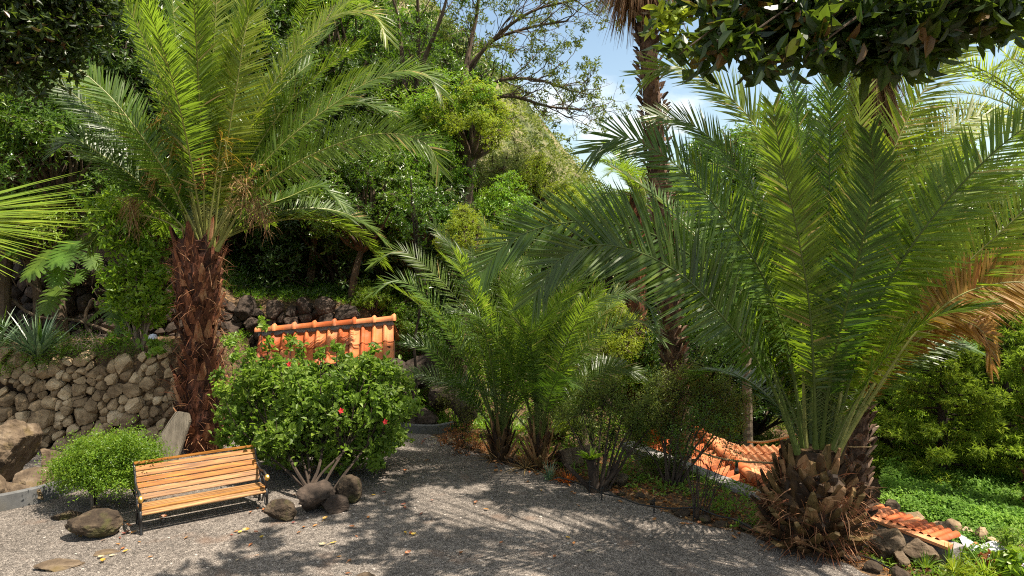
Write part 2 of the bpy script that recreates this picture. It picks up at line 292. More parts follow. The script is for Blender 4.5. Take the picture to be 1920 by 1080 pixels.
# ------------------------------------------------------------------ special materials
def gravel_mat():
    m, t, N, Lk = nt('gravel')
    g = N('ShaderNodeNewGeometry')
    v = N('ShaderNodeTexVoronoi'); v.inputs['Scale'].default_value = 112; Lk(g.outputs['Position'], v.inputs[0])
    sp = N('ShaderNodeSeparateColor'); Lk(v.outputs['Color'], sp.inputs[0])
    r = N('ShaderNodeValToRGB'); setramp(r, [(0, (.042, .036, .031)), (.3, (.108, .091, .078)), (.62, (.165, .141, .122)), (.88, (.25, .218, .19)), (1, (.40, .35, .30))]); Lk(sp.outputs[0], r.inputs[0])
    v2 = N('ShaderNodeTexVoronoi'); v2.inputs['Scale'].default_value = 23; Lk(g.outputs['Position'], v2.inputs[0])
    sp2 = N('ShaderNodeSeparateColor'); Lk(v2.outputs['Color'], sp2.inputs[0])
    m2 = N('ShaderNodeMapRange'); m2.inputs[3].default_value = .72; m2.inputs[4].default_value = 1.3; Lk(sp2.outputs[1], m2.inputs[0])
    ns = N('ShaderNodeTexNoise'); ns.inputs['Scale'].default_value = .9; ns.inputs['Detail'].default_value = 5; Lk(g.outputs['Position'], ns.inputs[0])
    m3 = N('ShaderNodeMapRange'); m3.inputs[1].default_value = .3; m3.inputs[2].default_value = .7; m3.inputs[3].default_value = .82; m3.inputs[4].default_value = 1.16; Lk(ns.outputs[0], m3.inputs[0])
    mu = N('ShaderNodeMath', operation='MULTIPLY'); Lk(m2.outputs[0], mu.inputs[0]); Lk(m3.outputs[0], mu.inputs[1])
    hs = N('ShaderNodeHueSaturation'); Lk(r.outputs[0], hs.inputs['Color']); Lk(mu.outputs[0], hs.inputs['Value'])
    # scattered soil / reddish dust patches
    n4 = N('ShaderNodeTexNoise'); n4.inputs['Scale'].default_value = 1.7; n4.inputs['Detail'].default_value = 6; Lk(g.outputs['Position'], n4.inputs[0])
    r4 = N('ShaderNodeMapRange'); r4.inputs[1].default_value = .6; r4.inputs[2].default_value = .74; r4.inputs[3].default_value = 0; r4.inputs[4].default_value = .5; Lk(n4.outputs[0], r4.inputs[0])
    mx = N('ShaderNodeMixRGB'); mx.inputs[2].default_value = (.20, .125, .085, 1); Lk(r4.outputs[0], mx.inputs[0]); Lk(hs.outputs[0], mx.inputs[1])
    p = N('ShaderNodeBsdfPrincipled'); p.inputs['Roughness'].default_value = .9; p.inputs['Specular IOR Level'].default_value = .25; Lk(mx.outputs[0], p.inputs['Base Color'])
    b = N('ShaderNodeBump'); b.inputs['Strength'].default_value = .9; b.inputs['Distance'].default_value = .012; b.invert = True
    Lk(v.outputs['Distance'], b.inputs['Height']); Lk(b.outputs[0], p.inputs['Normal'])
    o = N('ShaderNodeOutputMaterial'); Lk(p.outputs[0], o.inputs[0]); return m
def ground_mat():
    m, t, N, Lk = nt('ground_soil')
    g = N('ShaderNodeNewGeometry'); sx = N('ShaderNodeSeparateXYZ'); Lk(g.outputs['Position'], sx.inputs[0])
    v = N('ShaderNodeTexVoronoi'); v.inputs['Scale'].default_value = 26; Lk(g.outputs['Position'], v.inputs[0]); sc = N('ShaderNodeSeparateColor'); Lk(v.outputs['Color'], sc.inputs[0])
    r = N('ShaderNodeValToRGB'); setramp(r, [(0, (.03, .02, .012)), (.45, (.07, .045, .028)), (.75, (.14, .085, .045)), (.93, (.26, .15, .07)), (1, (.40, .24, .10))]); Lk(sc.outputs[0], r.inputs[0])
    n = N('ShaderNodeTexNoise'); n.inputs['Scale'].default_value = 2.2; n.inputs['Detail'].default_value = 7; Lk(g.outputs['Position'], n.inputs[0])
    r1 = N('ShaderNodeValToRGB'); setramp(r1, [(.38, (.06, .038, .022)), (.62, (.12, .08, .048))]); Lk(n.outputs[0], r1.inputs[0])
    mx = N('ShaderNodeMixRGB'); mx.inputs[0].default_value = .55; Lk(r.outputs[0], mx.inputs[1]); Lk(r1.outputs[0], mx.inputs[2])
    # far hillside: dry grass, scrub and rock
    nh = N('ShaderNodeTexNoise'); nh.inputs['Scale'].default_value = .22; nh.inputs['Detail'].default_value = 9; nh.inputs['Roughness'].default_value = .68; Lk(g.outputs['Position'], nh.inputs[0])
    rh = N('ShaderNodeValToRGB'); setramp(rh, [(.34, (.045, .065, .022)), (.46, (.09, .105, .038)), (.56, (.16, .145, .07)), (.68, (.24, .19, .12)), (.78, (.14, .11, .08))]); Lk(nh.outputs[0], rh.inputs[0])
    nv = N('ShaderNodeTexVoronoi'); nv.inputs['Scale'].default_value = .9; Lk(g.outputs['Position'], nv.inputs[0])
    rv = N('ShaderNodeMapRange'); rv.inputs[1].default_value = .1; rv.inputs[2].default_value = .6; rv.inputs[3].default_value = .55; rv.inputs[4].default_value = 1.15; Lk(nv.outputs['Distance'], rv.inputs[0])
    hh = N('ShaderNodeHueSaturation'); Lk(rh.outputs[0], hh.inputs['Color']); Lk(rv.outputs[0], hh.inputs['Value'])
    fy = N('ShaderNodeMapRange'); fy.inputs[1].default_value = 26; fy.inputs[2].default_value = 34; Lk(sx.outputs[1], fy.inputs[0])
    m2 = N('ShaderNodeMixRGB'); Lk(fy.outputs[0], m2.inputs[0]); Lk(mx.outputs[0], m2.inputs[1]); Lk(hh.outputs[0], m2.inputs[2])
    p = N('ShaderNodeBsdfPrincipled'); p.inputs['Roughness'].default_value = .95; p.inputs['Specular IOR Level'].default_value = .15; Lk(m2.outputs[0], p.inputs['Base Color'])
    b = N('ShaderNodeBump'); b.inputs['Strength'].default_value = .7; b.inputs['Distance'].default_value = .03; Lk(v.outputs['Distance'], b.inputs['Height']); Lk(b.outputs[0], p.inputs['Normal'])
    o = N('ShaderNodeOutputMaterial'); Lk(p.outputs[0], o.inputs[0]); return m
def bench_wood():
    m, t, N, Lk = nt('varnished_pine')
    tcd = N('ShaderNodeTexCoord'); at_ = N('ShaderNodeAttribute', attribute_name='tint')
    cb = N('ShaderNodeCombineXYZ'); sx = N('ShaderNodeSeparateXYZ'); Lk(tcd.outputs['Object'], sx.inputs[0])
    mu = N('ShaderNodeMath', operation='MULTIPLY'); mu.inputs[1].default_value = 13.7; Lk(at_.outputs['Fac'], mu.inputs[0])
    ad = N('ShaderNodeMath', operation='ADD'); Lk(sx.outputs[0], ad.inputs[0]); Lk(mu.outputs[0], ad.inputs[1])
    s1 = N('ShaderNodeMath', operation='MULTIPLY'); s1.inputs[1].default_value = 1.6; Lk(ad.outputs[0], s1.inputs[0])
    s2 = N('ShaderNodeMath', operation='MULTIPLY'); s2.inputs[1].default_value = 24; Lk(sx.outputs[1], s2.inputs[0])
    s3 = N('ShaderNodeMath', operation='MULTIPLY'); s3.inputs[1].default_value = 24; Lk(sx.outputs[2], s3.inputs[0])
    Lk(s1.outputs[0], cb.inputs[0]); Lk(s2.outputs[0], cb.inputs[1]); Lk(s3.outputs[0], cb.inputs[2])
    n = N('ShaderNodeTexNoise'); n.inputs['Scale'].default_value = 1.6; n.inputs['Detail'].default_value = 7; n.inputs['Distortion'].default_value = .6; Lk(cb.outputs[0], n.inputs[0])
    r = N('ShaderNodeValToRGB'); setramp(r, [(.3, (.13, .045, .010)), (.5, (.26, .10, .022)), (.7, (.39, .18, .050))]); Lk(n.outputs[0], r.inputs[0])
    kn = N('ShaderNodeTexVoronoi'); kn.inputs['Scale'].default_value = 1.0; Lk(cb.outputs[0], kn.inputs[0])
    kr = N('ShaderNodeMapRange'); kr.inputs[1].default_value = .03; kr.inputs[2].default_value = .16; kr.inputs[3].default_value = .75; kr.inputs[4].default_value = 0; Lk(kn.outputs['Distance'], kr.inputs[0])
    mx = N('ShaderNodeMixRGB'); mx.inputs[2].default_value = (.20, .07, .03, 1); Lk(kr.outputs[0], mx.inputs[0]); Lk(r.outputs[0], mx.inputs[1])
    hs = N('ShaderNodeHueSaturation'); mh = N('ShaderNodeMapRange'); mh.inputs[3].default_value = .500; mh.inputs[4].default_value = .514; Lk(at_.outputs['Fac'], mh.inputs[0]); Lk(mh.outputs[0], hs.inputs['Hue'])
    ms = N('ShaderNodeMapRange'); ms.inputs[3].default_value = 1.15; ms.inputs[4].default_value = .8; Lk(at_.outputs['Fac'], ms.inputs[0]); Lk(ms.outputs[0], hs.inputs['Saturation']); Lk(mx.outputs[0], hs.inputs['Color'])
    p = N('ShaderNodeBsdfPrincipled'); p.inputs['Roughness'].default_value = .5; p.inputs['Specular IOR Level'].default_value = .3; Lk(hs.outputs[0], p.inputs['Base Color'])
    b = N('ShaderNodeBump'); b.inputs['Strength'].default_value = .12; b.inputs['Distance'].default_value = .01; Lk(n.outputs[0], b.inputs['Height']); Lk(b.outputs[0], p.inputs['Normal'])
    o = N('ShaderNodeOutputMaterial'); Lk(p.outputs[0], o.inputs[0]); return m
M['gravel'] = gravel_mat(); M['ground'] = ground_mat(); M['pine'] = bench_wood()

# ------------------------------------------------------------------ terrain
EA, EB = V3(-1.3, 13.0), V3(4.06, 7.5)
def edge_s(x, y):                                             # metres beyond the right-hand edge of the gravel
    return (x + 1.3) * .716 + (y - 13.0) * .698
def wob(x, y, f, s=0.):
    return (np.sin(x * f + s) * np.cos(y * f * 1.13 + 1.7 * s) + .5 * np.sin(x * f * 2.3 + y * f * 1.9 + s) + .3 * np.cos(y * f * 4.1 - x * f * 3.3 + 2 * s)) / 1.8
def ridge_h(x):                                               # crest height of the hill at y = 85
    return np.interp(x, [-400, -120, -60, -30, -12, -5, 3, 9, 12, 18, 30, 60, 400], [70, 60, 52, 42, 34, 29, 25, 20, 14.5, 9, 4, 2, 0])
def terrain(x, y):
    x = np.asarray(x, float); y = np.asarray(y, float)
    s = edge_s(x, y)
    right = sstep(s, 1.75, 1.95) * 1.25 + sstep(s, 3, 9) * .9
    right = right * (1 - sstep(y - x * .25, 13.2, 16.5)* (1 - sstep(x, 1, 5)))
    z = -right
    z = z - .05 * sstep(s, .02, .15) * (1 - sstep(s, .2, 1.)) * 0
    t1 = sstep(y, 12.95, 13.2) * sstep(-x, 6.15, 6.4) * 1.72
    t2 = sstep(y, 16.7, 17.2) * sstep(-x, 3.3, 3.8) * np.where(x < -7.2, 3.3 - 1.72, 2.45)
    t2 = t2 + 0 * x
    left = np.maximum(t1 + 0, 0)
    t2h = np.interp(x, [-12, -8, -7, -3.8, -2, 1, 4, 8], [3.2, 3.2, 2.5, 2.45, 1.5, .8, -.6, -1.9])
    tt = np.where(x < -3.6, sstep(y, 16.7, 17.1), sstep(y, 14.6, 18.5))
    z = z * (1 - tt) + left * (1 - tt) + t2h * tt
    slope = np.interp(x, [-14, -4, 1, 5, 9], [.20, .16, .06, .0, -.03])
    z = z + slope * np.clip(y - 17, 0, 14)
    z = z + sstep(y, 29, 86) ** 1.0 * (ridge_h(x) - 4.5 + 2 * wob(x, y, .12) + .9 * wob(x, y, .45, 2)) * (1 - sstep(y, 95, 200) * .7)
    z = z - .36 * sstep(x, 3.9, 4.6) * sstep(s, .15, .9) * (1 - sstep(s, 1.75, 1.95))
    z = z + .03 * wob(x, y, 1.9) * sstep(s, .1, .6) + .10 * wob(x, y, .9, 1.) * sstep(y, 17, 20)
    # everything behind and beside the camera stays level
    return z
def tz(x, y): return float(terrain(x, y))
def grid(name, xs, ys, zf, m, smooth=True):
    X, Y = np.meshgrid(xs, ys); Z = zf(X, Y); V = np.stack([X, Y, Z], -1).reshape(-1, 3); nx, ny = len(xs), len(ys)
    i, j = np.meshgrid(np.arange(ny - 1), np.arange(nx - 1), indexing='ij'); q = i * nx + j
    mb = MB(); mb.add(V, np.stack([q, q + 1, q + nx + 1, q + nx], -1).reshape(-1, 4)); return mb.build(name, m, smooth=smooth)
xs = np.r_[-420, -300, -200, -140, -100, np.arange(-75, -15, 1.5), np.arange(-15, 12, .12), np.arange(12, 60, 1.5), 75, 100, 150, 220, 320, 420]
ys = np.r_[-60, -30, -15, -6, 0, np.arange(3, 6, .5), np.arange(6, 20, .12), np.arange(20, 34, .7), np.arange(34, 100, 1.5), 105, 115, 130, 160, 200, 260, 330, 420]
g = grid('ground', xs, ys, lambda x, y: terrain(x, y) - .012, M['ground']); tag(g, kind='structure')
# the gravel terrace: an irregular sheet, thick enough to stand just above the soil
def gravel():
    P = []
    for t in np.linspace(0, 1, 90):
        p = EA + (EB - EA) * (t * 1.9 - .0)
        w = .07 * math.sin(t * 31) + .05 * math.sin(t * 77 + 1) + .03 * math.sin(t * 190)
        P.append((p[0] + .716 * w, p[1] + .698 * w))
    P += [(9.0, -4), (-13, -4), (-13, 12.2), (-8.0, 12.5), (-6.9, 12.7), (-6.2, 13.2), (-4.5, 13.9), (-2.6, 14.25)]
    for t in np.linspace(.2, 1, 10): P.append((-2.6 + 1.3 * t, 14.25 - 1.25 * t * t + .1))
    bm = bmesh.new(); vs = [bm.verts.new((x, y, .0)) for x, y in P[:-1]]; f = bm.faces.new(vs)
    bmesh.ops.triangulate(bm, faces=[f]); me = bpy.data.meshes.new('gravel_path'); bm.to_mesh(me); bm.free()
    me.materials.append(M['gravel']); o = bpy.data.objects.new('gravel_path', me); COL.objects.link(o); tag(o, kind='structure')
gravel()

# ------------------------------------------------------------------ rocks and stone walls
_ico = {}
def ico(sub):
    if sub not in _ico:
        bm = bmesh.new(); bmesh.ops.create_icosphere(bm, subdivisions=sub, radius=1); V = np.array([v.co[:] for v in bm.verts]); Fc = np.array([[v.index for v in f.verts] for f in bm.faces]); bm.free(); _ico[sub] = (V, Fc)
    return _ico[sub]
def rockshape(r, size, sub=4, facets=11, amp=.05, planes=None, fmin=.5):
    V, Fc = ico(sub); Vn = V.copy(); rad = np.ones(len(V))
    nn = rdir(r, facets); dd = r.uniform(fmin, .98, facets)
    for n, d in zip(nn, dd):
        c = Vn @ n; rad = np.where(c > 1e-3, np.minimum(rad, d / np.maximum(c, 1e-3)), rad)
    o = r.rand(3) * 50
    rad = rad * (1 + amp * np.array([mnoise.noise(Vector(v * 2.1 + o)) + .5 * mnoise.noise(Vector(v * 6 + o)) + .25 * mnoise.noise(Vector(v * 14 + o)) for v in Vn]))
    return Vn * rad[:, None] * np.array(size), Fc
def rotz(V, a): c, s = math.cos(a), math.sin(a); return V @ np.array([[c, s, 0], [-s, c, 0], [0, 0, 1]])
def rotm(r, tilt=.5):
    from mathutils import Euler
    return np.array(Euler((r.uniform(-tilt, tilt), r.uniform(-tilt, tilt), r.uniform(0, 6.28))).to_matrix())
def rock(name, loc, size, label, m='boulder', seed=0, rot=0., tilt=(0, 0), sink=.15, group=None, sub=4, facets=10, amp=.12, cat='rock', fmin=.36):
    r = RS(seed); V, Fc = rockshape(r, size, sub, facets, amp, fmin=fmin)
    from mathutils import Euler
    V = V @ np.array(Euler((tilt[0], tilt[1], rot)).to_matrix()).T
    V[:, 2] -= V[:, 2].min() + sink * (V[:, 2].max() - V[:, 2].min())
    mb = MB(); mb.add(V, Fc); o = mb.build(name, M[m], smooth=False); o.location = tuple(loc); tag(o, label, cat, group)
    return o
def stone_face(mb, r, origin, udir, height, length, depth, n, top=None, mi=0, sub=3, lo=.5, hi=1.75, side=1, batter=.16):
    """dry stone: cells of a power diagram on the plane (u, z), each filled by an angular stone"""
    u = np.array(udir, float); u /= np.linalg.norm(u); out = V3(u[1], -u[0], 0) * side; up = V3(0, 0, 1)
    topf = top or (lambda q: height)
    P = []; Rr = []; tries = 0; base = math.sqrt(length * height / n) * .5
    while len(P) < n and tries < 60000:
        tries += 1; q = r.uniform(0, length); z = r.uniform(0, height * 1.1)
        if z > topf(q) - .05: continue
        rr = base * r.choice([lo, .75, 1.0, 1.3, hi], p=[.3, .25, .2, .15, .1])
        if all((q - a) ** 2 * .7 + (z - b) ** 2 * 1.5 > ((rr + c) * .80) ** 2 for (a, b), c in zip(P, Rr)): P.append((q, z)); Rr.append(rr)
        elif tries > 25000 and all((q - a) ** 2 * .7 + (z - b) ** 2 * 1.5 > ((rr + c) * .62) ** 2 for (a, b), c in zip(P, Rr)): P.append((q, z)); Rr.append(rr)
    P = np.array(P); Rr = np.array(Rr); V0, Fc = ico(sub)
    for i in range(len(P)):
        d = P - P[i]; dist = np.linalg.norm(d, axis=1); nb = np.where((dist > 0) & (dist < base * 6))[0]
        dirs = V0 + r.normal(size=3) * 0
        rad = np.full(len(V0), Rr[i] * 2.4)
        for j in nb:
            nrmj = d[j] / dist[j]; h = .5 * dist[j] + (Rr[i] ** 2 - Rr[j] ** 2) / (2 * dist[j]); h = max(h, Rr[i] * .35) * .985
            c = V0[:, 0] * nrmj[0] + V0[:, 2] * nrmj[1]
            rad = np.where(c > 1e-3, np.minimum(rad, h / np.maximum(c, 1e-3)), rad)
        for _ in range(4):
            nn = nrm(V3(r.normal() * .45, -1, r.normal() * .45 + .15)); dd = Rr[i] * r.uniform(.5, .8); c = V0 @ nn; rad = np.where(c > 1e-3, np.minimum(rad, dd / np.maximum(c, 1e-3)), rad)
        for _ in range(3):
            nn = nrm(V3(r.normal() * 1.4, -abs(r.normal()) * 1.1 - .2, r.normal() + .1)); dd = Rr[i] * r.uniform(.7, 1.15)
            c = V0 @ nn; rad = np.where(c > 1e-3, np.minimum(rad, dd / np.maximum(c, 1e-3)), rad)
        o = r.rand(3) * 50
        rad = rad * (1 + .09 * np.array([mnoise.noise(Vector(v * 3 + o)) + .9 * mnoise.noise(Vector(v * 9 + o)) for v in V0]))
        L = V0 * rad[:, None]; sc = min(1., depth / max(Rr[i], 1e-3) * 1.0)
        push = r.uniform(-.35, .35) * Rr[i]
        zz_ = P[i, 1] + L[:, 2]; W = origin + (P[i, 0] + L[:, 0])[:, None] * u + zz_[:, None] * up - ((L[:, 1] * sc * 1.1 - push + batter * zz_))[:, None] * out
        mb.add(W, Fc, mi, r.rand())
# ------------------------------------------------------------------ walls, kerbs, boulders
def left_wall():
    r = RS(3); root = empty('stone_wall', (-9, 12.9, 0), 'tan dry stone wall of rough lava rock holding up the terrace behind the bench', 'stone wall')
    mb = MB(); o = V3(-11.6, 12.35, 0.0); u = V3(1, .115, 0)
    def top(q): return 1.66 + .22 * math.sin(q * 1.1 + .4) * .5 + .10 * math.sin(q * 4.3) + .14 * min(1, max(0, (q - 3.2) / 2)) - (max(0, q - 4.9) * 1.2)
    stone_face(mb, r, o, u, 1.95, 5.55, .30, 250, top)
    w = mb.build('stones', M['stone'], root)
    w.location = -V3(-9, 12.9, 0)
    b = MB(); V = []
    for q in np.linspace(0, 5.5, 24):
        for k, off in ((0, .42), (1, .8)): 
            p = o + u * q + V3(.115, -1, 0) * -off; V.append((p[0], p[1], top(q) - .14 if k == 0 else top(q) - .18)); 
    V = np.array(V); lo = V.copy(); lo[:, 2] = -.1; n = 24; Fs = []
    for i in range(n - 1): Fs += [[2*i, 2*i+2, 2*i+2+2*n, 2*i+2*n], [2*i, 2*i+1, 2*i+3, 2*i+2]]
    b.add(np.r_[V, lo], np.array(Fs)); c = b.build('earth_fill', M['soil'], root); c.location = -V3(-9, 12.9, 0)
left_wall()
def back_wall():
    r = RS(5); root = empty('basalt_wall', (-5.6, 17, .2), 'dark basalt dry stone wall above the orange tiled roof', 'stone wall')
    mb = MB(); stone_face(mb, r, V3(-7.6, 16.28, .3), V3(1, .02, 0), 2.25, 4.0, .28, 120, lambda q: 2.18 - max(0, q - 3.1) * .8 + .06 * math.sin(q * 5))
    w = mb.build('stones', M['stonedark'], root); w.location = (5.6, -17, -.2)
    # the darker terrace wall further left, in the shade behind the planting
    root2 = empty('shaded_wall', (-10, 16.7, 1.7), 'shaded rubble stone wall under the split leaf plants at the far left', 'stone wall')
    mb = MB(); stone_face(mb, r, V3(-13.2, 16.25, 1.6), V3(1, 0, 0), 1.75, 5.9, .3, 130, None, sub=2)
    w = mb.build('stones', M['stonedark'], root2); w.location = (10, -16.7, -1.7)
back_wall()
def kerb(name, pts, w, h, m, label, z0=-.1):
    C, L = poly_curve(pts, 30); T = nrm(np.gradient(C, axis=0)); S = np.stack([T[:, 1], -T[:, 0], 0 * T[:, 0]], 1)
    prof = [(-w / 2, z0), (-w / 2, h - .012), (-w / 2 + .012, h), (w / 2 - .012, h), (w / 2, h - .012), (w / 2, z0)]; k = len(prof)
    V = np.array([[c + s * a + V3(0, 0, b) for a, b in prof] for c, s in zip(C, S)]).reshape(-1, 3); V[:, 2] += 0
    i, j = np.meshgrid(np.arange(len(C) - 1), np.arange(k - 1), indexing='ij'); q = i * k + j
    mb = MB(); n = (len(C) - 1) * k
    mb.add(V, [np.stack([q, q + k, q + k + 1, q + 1], -1).reshape(-1, 4), np.array([[0, 1, 2], [0, 2, 3], [0, 3, 4], [0, 4, 5]]), n + np.array([[0, 2, 1], [0, 3, 2], [0, 4, 3], [0, 5, 4]])])
    return tag(recentre(mb.build(name, M[m])), label, 'kerb')
kerb('concrete_kerb', [gnd(-260, 985), gnd(-60, 968), gnd(70, 942), gnd(150, 916), gnd(190, 898)], .10, .23, 'concrete', 'low grey concrete kerb between gravel and boulders at the left edge')
kerb('curved_kerb', [gnd(735, 803), gnd(775, 811), gnd(815, 812), gnd(852, 805)], .09, .17, 'concrete', 'short curved concrete kerb below the dark rocks at the far end of the gravel')
rk = 'boulders at the foot of the stone wall'
rock('boulder', gnd(15, 905), (.60, .5, .58), 'largest brown boulder under the left end of the stone wall', 'boulder', 11, .3, (.1, .2), .05, rk, sub=5, amp=.12)
rock('boulder', gnd(62, 925), (.42, .34, .27), 'smooth rounded brown boulder behind the grey kerb', 'boulder', 18, 2.0, (.3, -.35), .1, rk)
rock('boulder', gnd(-35, 945), (.4, .4, .48), 'upright brown boulder at the very left edge above the kerb', 'boulder', 13, .8, (0, .2), .1, rk)
rock('boulder', gnd(20, 950) + V3(0, .25, 0), (.5, .3, .17), 'flat low tan rock lying directly behind the kerb', 'boulder', 14, .1, (.1, 0), .1, rk)
rock('boulder', gnd(112, 885), (.35, .3, .36), 'grey brown boulder between the wall and the round green bush', 'boulder', 15, 1.3, (0, .1), .1, rk)
rock('boulder', gnd(205, 872), (.42, .3, .3), 'squat boulder hidden behind the round green bush', 'boulder', 16, .3, (0, .1), .1, rk)
# stones on the gravel
g1 = 'stones on the gravel beside the round bush'
rock('stone', gnd(178, 1003), (.33, .24, .19), 'mossy brown stone in front of the round green bush', 'mossrock', 21, .2, (0, .1), .12, g1, amp=.12)
rock('stone', gnd(190, 968), (.20, .15, .11), 'small round brown stone under the bush beside its stem', 'mossrock', 22, .5, (0, .1), .2, g1, amp=.1)
rock('stone', gnd(125, 970), (.24, .15, .08), 'low flat brown stone left of the bush stem', 'mossrock', 23, .3, (0, 0), .2, g1, amp=.1)
rock('stone', gnd(-18, 1020), (.14, .12, .10), 'dark reddish stone cut by the left edge of the gravel', 'stonedark', 24, .3, (0, 0), .2)
rock('flat_stone', gnd(112, 1062), (.25, .17, .05), 'flat grey angular stone set in the gravel at bottom left', 'boulder', 25, .25, (0, .05), .4, fmin=.5, facets=16)
rock('flat_stone', gnd(205, 1035), (.17, .12, .03), 'thin half buried tan stone in the gravel', 'boulder', 26, .6, (0, 0), .5)
rock('stone', gnd(685, 1085), (.12, .09, .06), 'small rounded stone cut by the bottom edge of the picture', 'boulder', 27, .6, (0, 0), .4)
def slab():
    P = at(322, 858, 11.9); P[2] = 0; r = RS(9)
    pts = [(-.24, 0), (.10, 0), (.30, .72), (.26, .86), (.06, .90), (-.02, .78), (-.26, .35)]
    bm = bmesh.new(); vs = [bm.verts.new((x, 0, z)) for x, z in pts]; f = bm.faces.new(vs); e = bmesh.ops.extrude_face_region(bm, geom=[f])
    for v in e['geom']:
        if isinstance(v, bmesh.types.BMVert): v.co.y += .13
    bmesh.ops.recalc_face_normals(bm, faces=bm.faces); bmesh.ops.bevel(bm, geom=bm.edges[:], offset=.012, segments=2, affect='EDGES')
    me = bpy.data.meshes.new('stone_slab'); bm.to_mesh(me); bm.free(); me.materials.append(M['plank']); o = bpy.data.objects.new('stone_slab', me); COL.objects.link(o)
    o.location = tuple(P + V3(0, -.1, -.03)); o.rotation_euler = (-.22, .0, .12); tag(o, 'tall weathered slab leaning against the palm trunk behind the bench', 'slab')
slab()
g2 = 'rocks round the base of the hibiscus'
rock('rock', gnd(525, 976), (.21, .18, .17), 'angular brown rock next to the right end of the bench', 'mossrock', 31, .4, (0, .2), .1, g2)
rock('rock', gnd(590, 955), (.31, .24, .24), 'dark blocky rock at the foot of the hibiscus stems', 'stonedark', 32, .9, (.1, .1), .1, g2)
rock('rock', gnd(622, 960), (.24, .16, .15), 'low dark rock in front of the hibiscus stems', 'stonedark', 35, .2, (0, 0), .15, g2)
rock('rock', gnd(655, 940), (.20, .19, .21), 'rounded speckled rock at the right foot of the hibiscus', 'mossrock', 34, 1.4, (0, .1), .1, g2, amp=.14, facets=7)
# dark rock outcrop
g3 = 'dark rocks of the dry cascade'
for i, (px, py, D, s, lab) in enumerate([
    (795, 790, 14.3, (.62, .45, .55), 'smooth dark brown rock standing right behind the curved kerb'),
    (760, 740, 14.8, (.5, .4, .50), 'dark rock behind the thin sapling, left in the cascade'),
    (835, 742, 14.9, (.6, .45, .42), 'brown rock in the middle of the cascade, behind the feathery shrub'),
    (800, 700, 15.3, (.75, .5, .42), 'topmost broad rock of the dark cascade'),
    (735, 700, 15.4, (.45, .4, .40), 'blackish rock beside the post of the tiled roof'),
    (870, 775, 14.2, (.4, .35, .33), 'brown rock hidden behind the coppery foot of the feathery shrub')]):
    p = at(px, py, D); p[2] -= s[2] * .85
    rock('cascade_rock', p, s, lab, 'stonedark' if i % 2 else 'boulder' if i == 5 else 'stonedark', 40 + i, i * 1.1, (.2, .1 * i), .0, g3)
# right-hand rocks
g4 = 'rocks below the tile capped wall'
rock('rock', at(1655, 1040, 8.75) * V3(1, 1, 0) + V3(0, 0, -.36), (.27, .22, .24), 'rounded tan rock below the tiled wall cap, beside the big palm', 'boulder', 51, .3, (0, .1), .1, g4)
rock('rock', at(1712, 1045, 8.65) * V3(1, 1, 0) + V3(0, 0, -.38), (.34, .2, .18), 'long sloping tan rock below the tiled wall cap', 'boulder', 52, 2.6, (0, .35), .1, g4)
rock('rock', at(1688, 1055, 8.45) * V3(1, 1, 0) + V3(0, 0, -.34), (.12, .1, .12), 'small rock wedged between the two larger ones', 'boulder', 53, .6, (0, .1), .1, g4)
rock('rock', at(1668, 945, 10.4) + V3(0, 0, -.2), (.17, .13, .14), 'pale square stone at the end of the ivy wall', 'boulder', 54, .2, (0, .1), .0, g4)
rock('rock', at(1770, 985, 9.9) + V3(0, 0, -.2), (.17, .14, .15), 'pale angular stone below the trailing ivy', 'boulder', 55, .9, (0, .3), .0, g4)
rock('rock', gnd(1062, 872), (.34, .28, .30), 'brown rock behind the right slender palm', 'boulder', 56, .5, (0, .1), .2, 'rocks in the planted strip')
rock('rock', gnd(1105, 862), (.28, .2, .22), 'brown rock beyond the leaning stump', 'boulder', 57, 1.5, (0, .1), .2, 'rocks in the planted strip')
rock('rock', gnd(1165, 905), (.22, .16, .10), 'low pale rock beneath the fine leaved shrubs', 'boulder', 58, 1.5, (0, .1), .2, 'rocks in the planted strip')
def edging():
    r = RS(77); gsp = 'small stones edging the gravel'
    protos = []
    for k in range(6):
        V, Fc = rockshape(r, (.11, .09, .065), 3, 9, .08); mb = MB(); mb.add(V, Fc); protos.append(mb.mesh('edging_stone', M['mossrock']))
    for i in range(46):
        t = (i + r.rand() * .7) / 46 * 1.62; p = EA + (EB - EA) * t; w = r.uniform(.05, .22)
        o = bpy.data.objects.new('edging_stone', protos[i % 6]); COL.objects.link(o); o.location = (p[0] + .716 * w, p[1] + .698 * w, .01 + r.rand() * .02)
        s = r.uniform(.5, 1.25); o.scale = (s, s, s * .9); o.rotation_euler = (0, 0, r.rand() * 6.28)
        tag(o, 'small brown stone edging the right side of the gravel', 'stone', gsp)
edging()
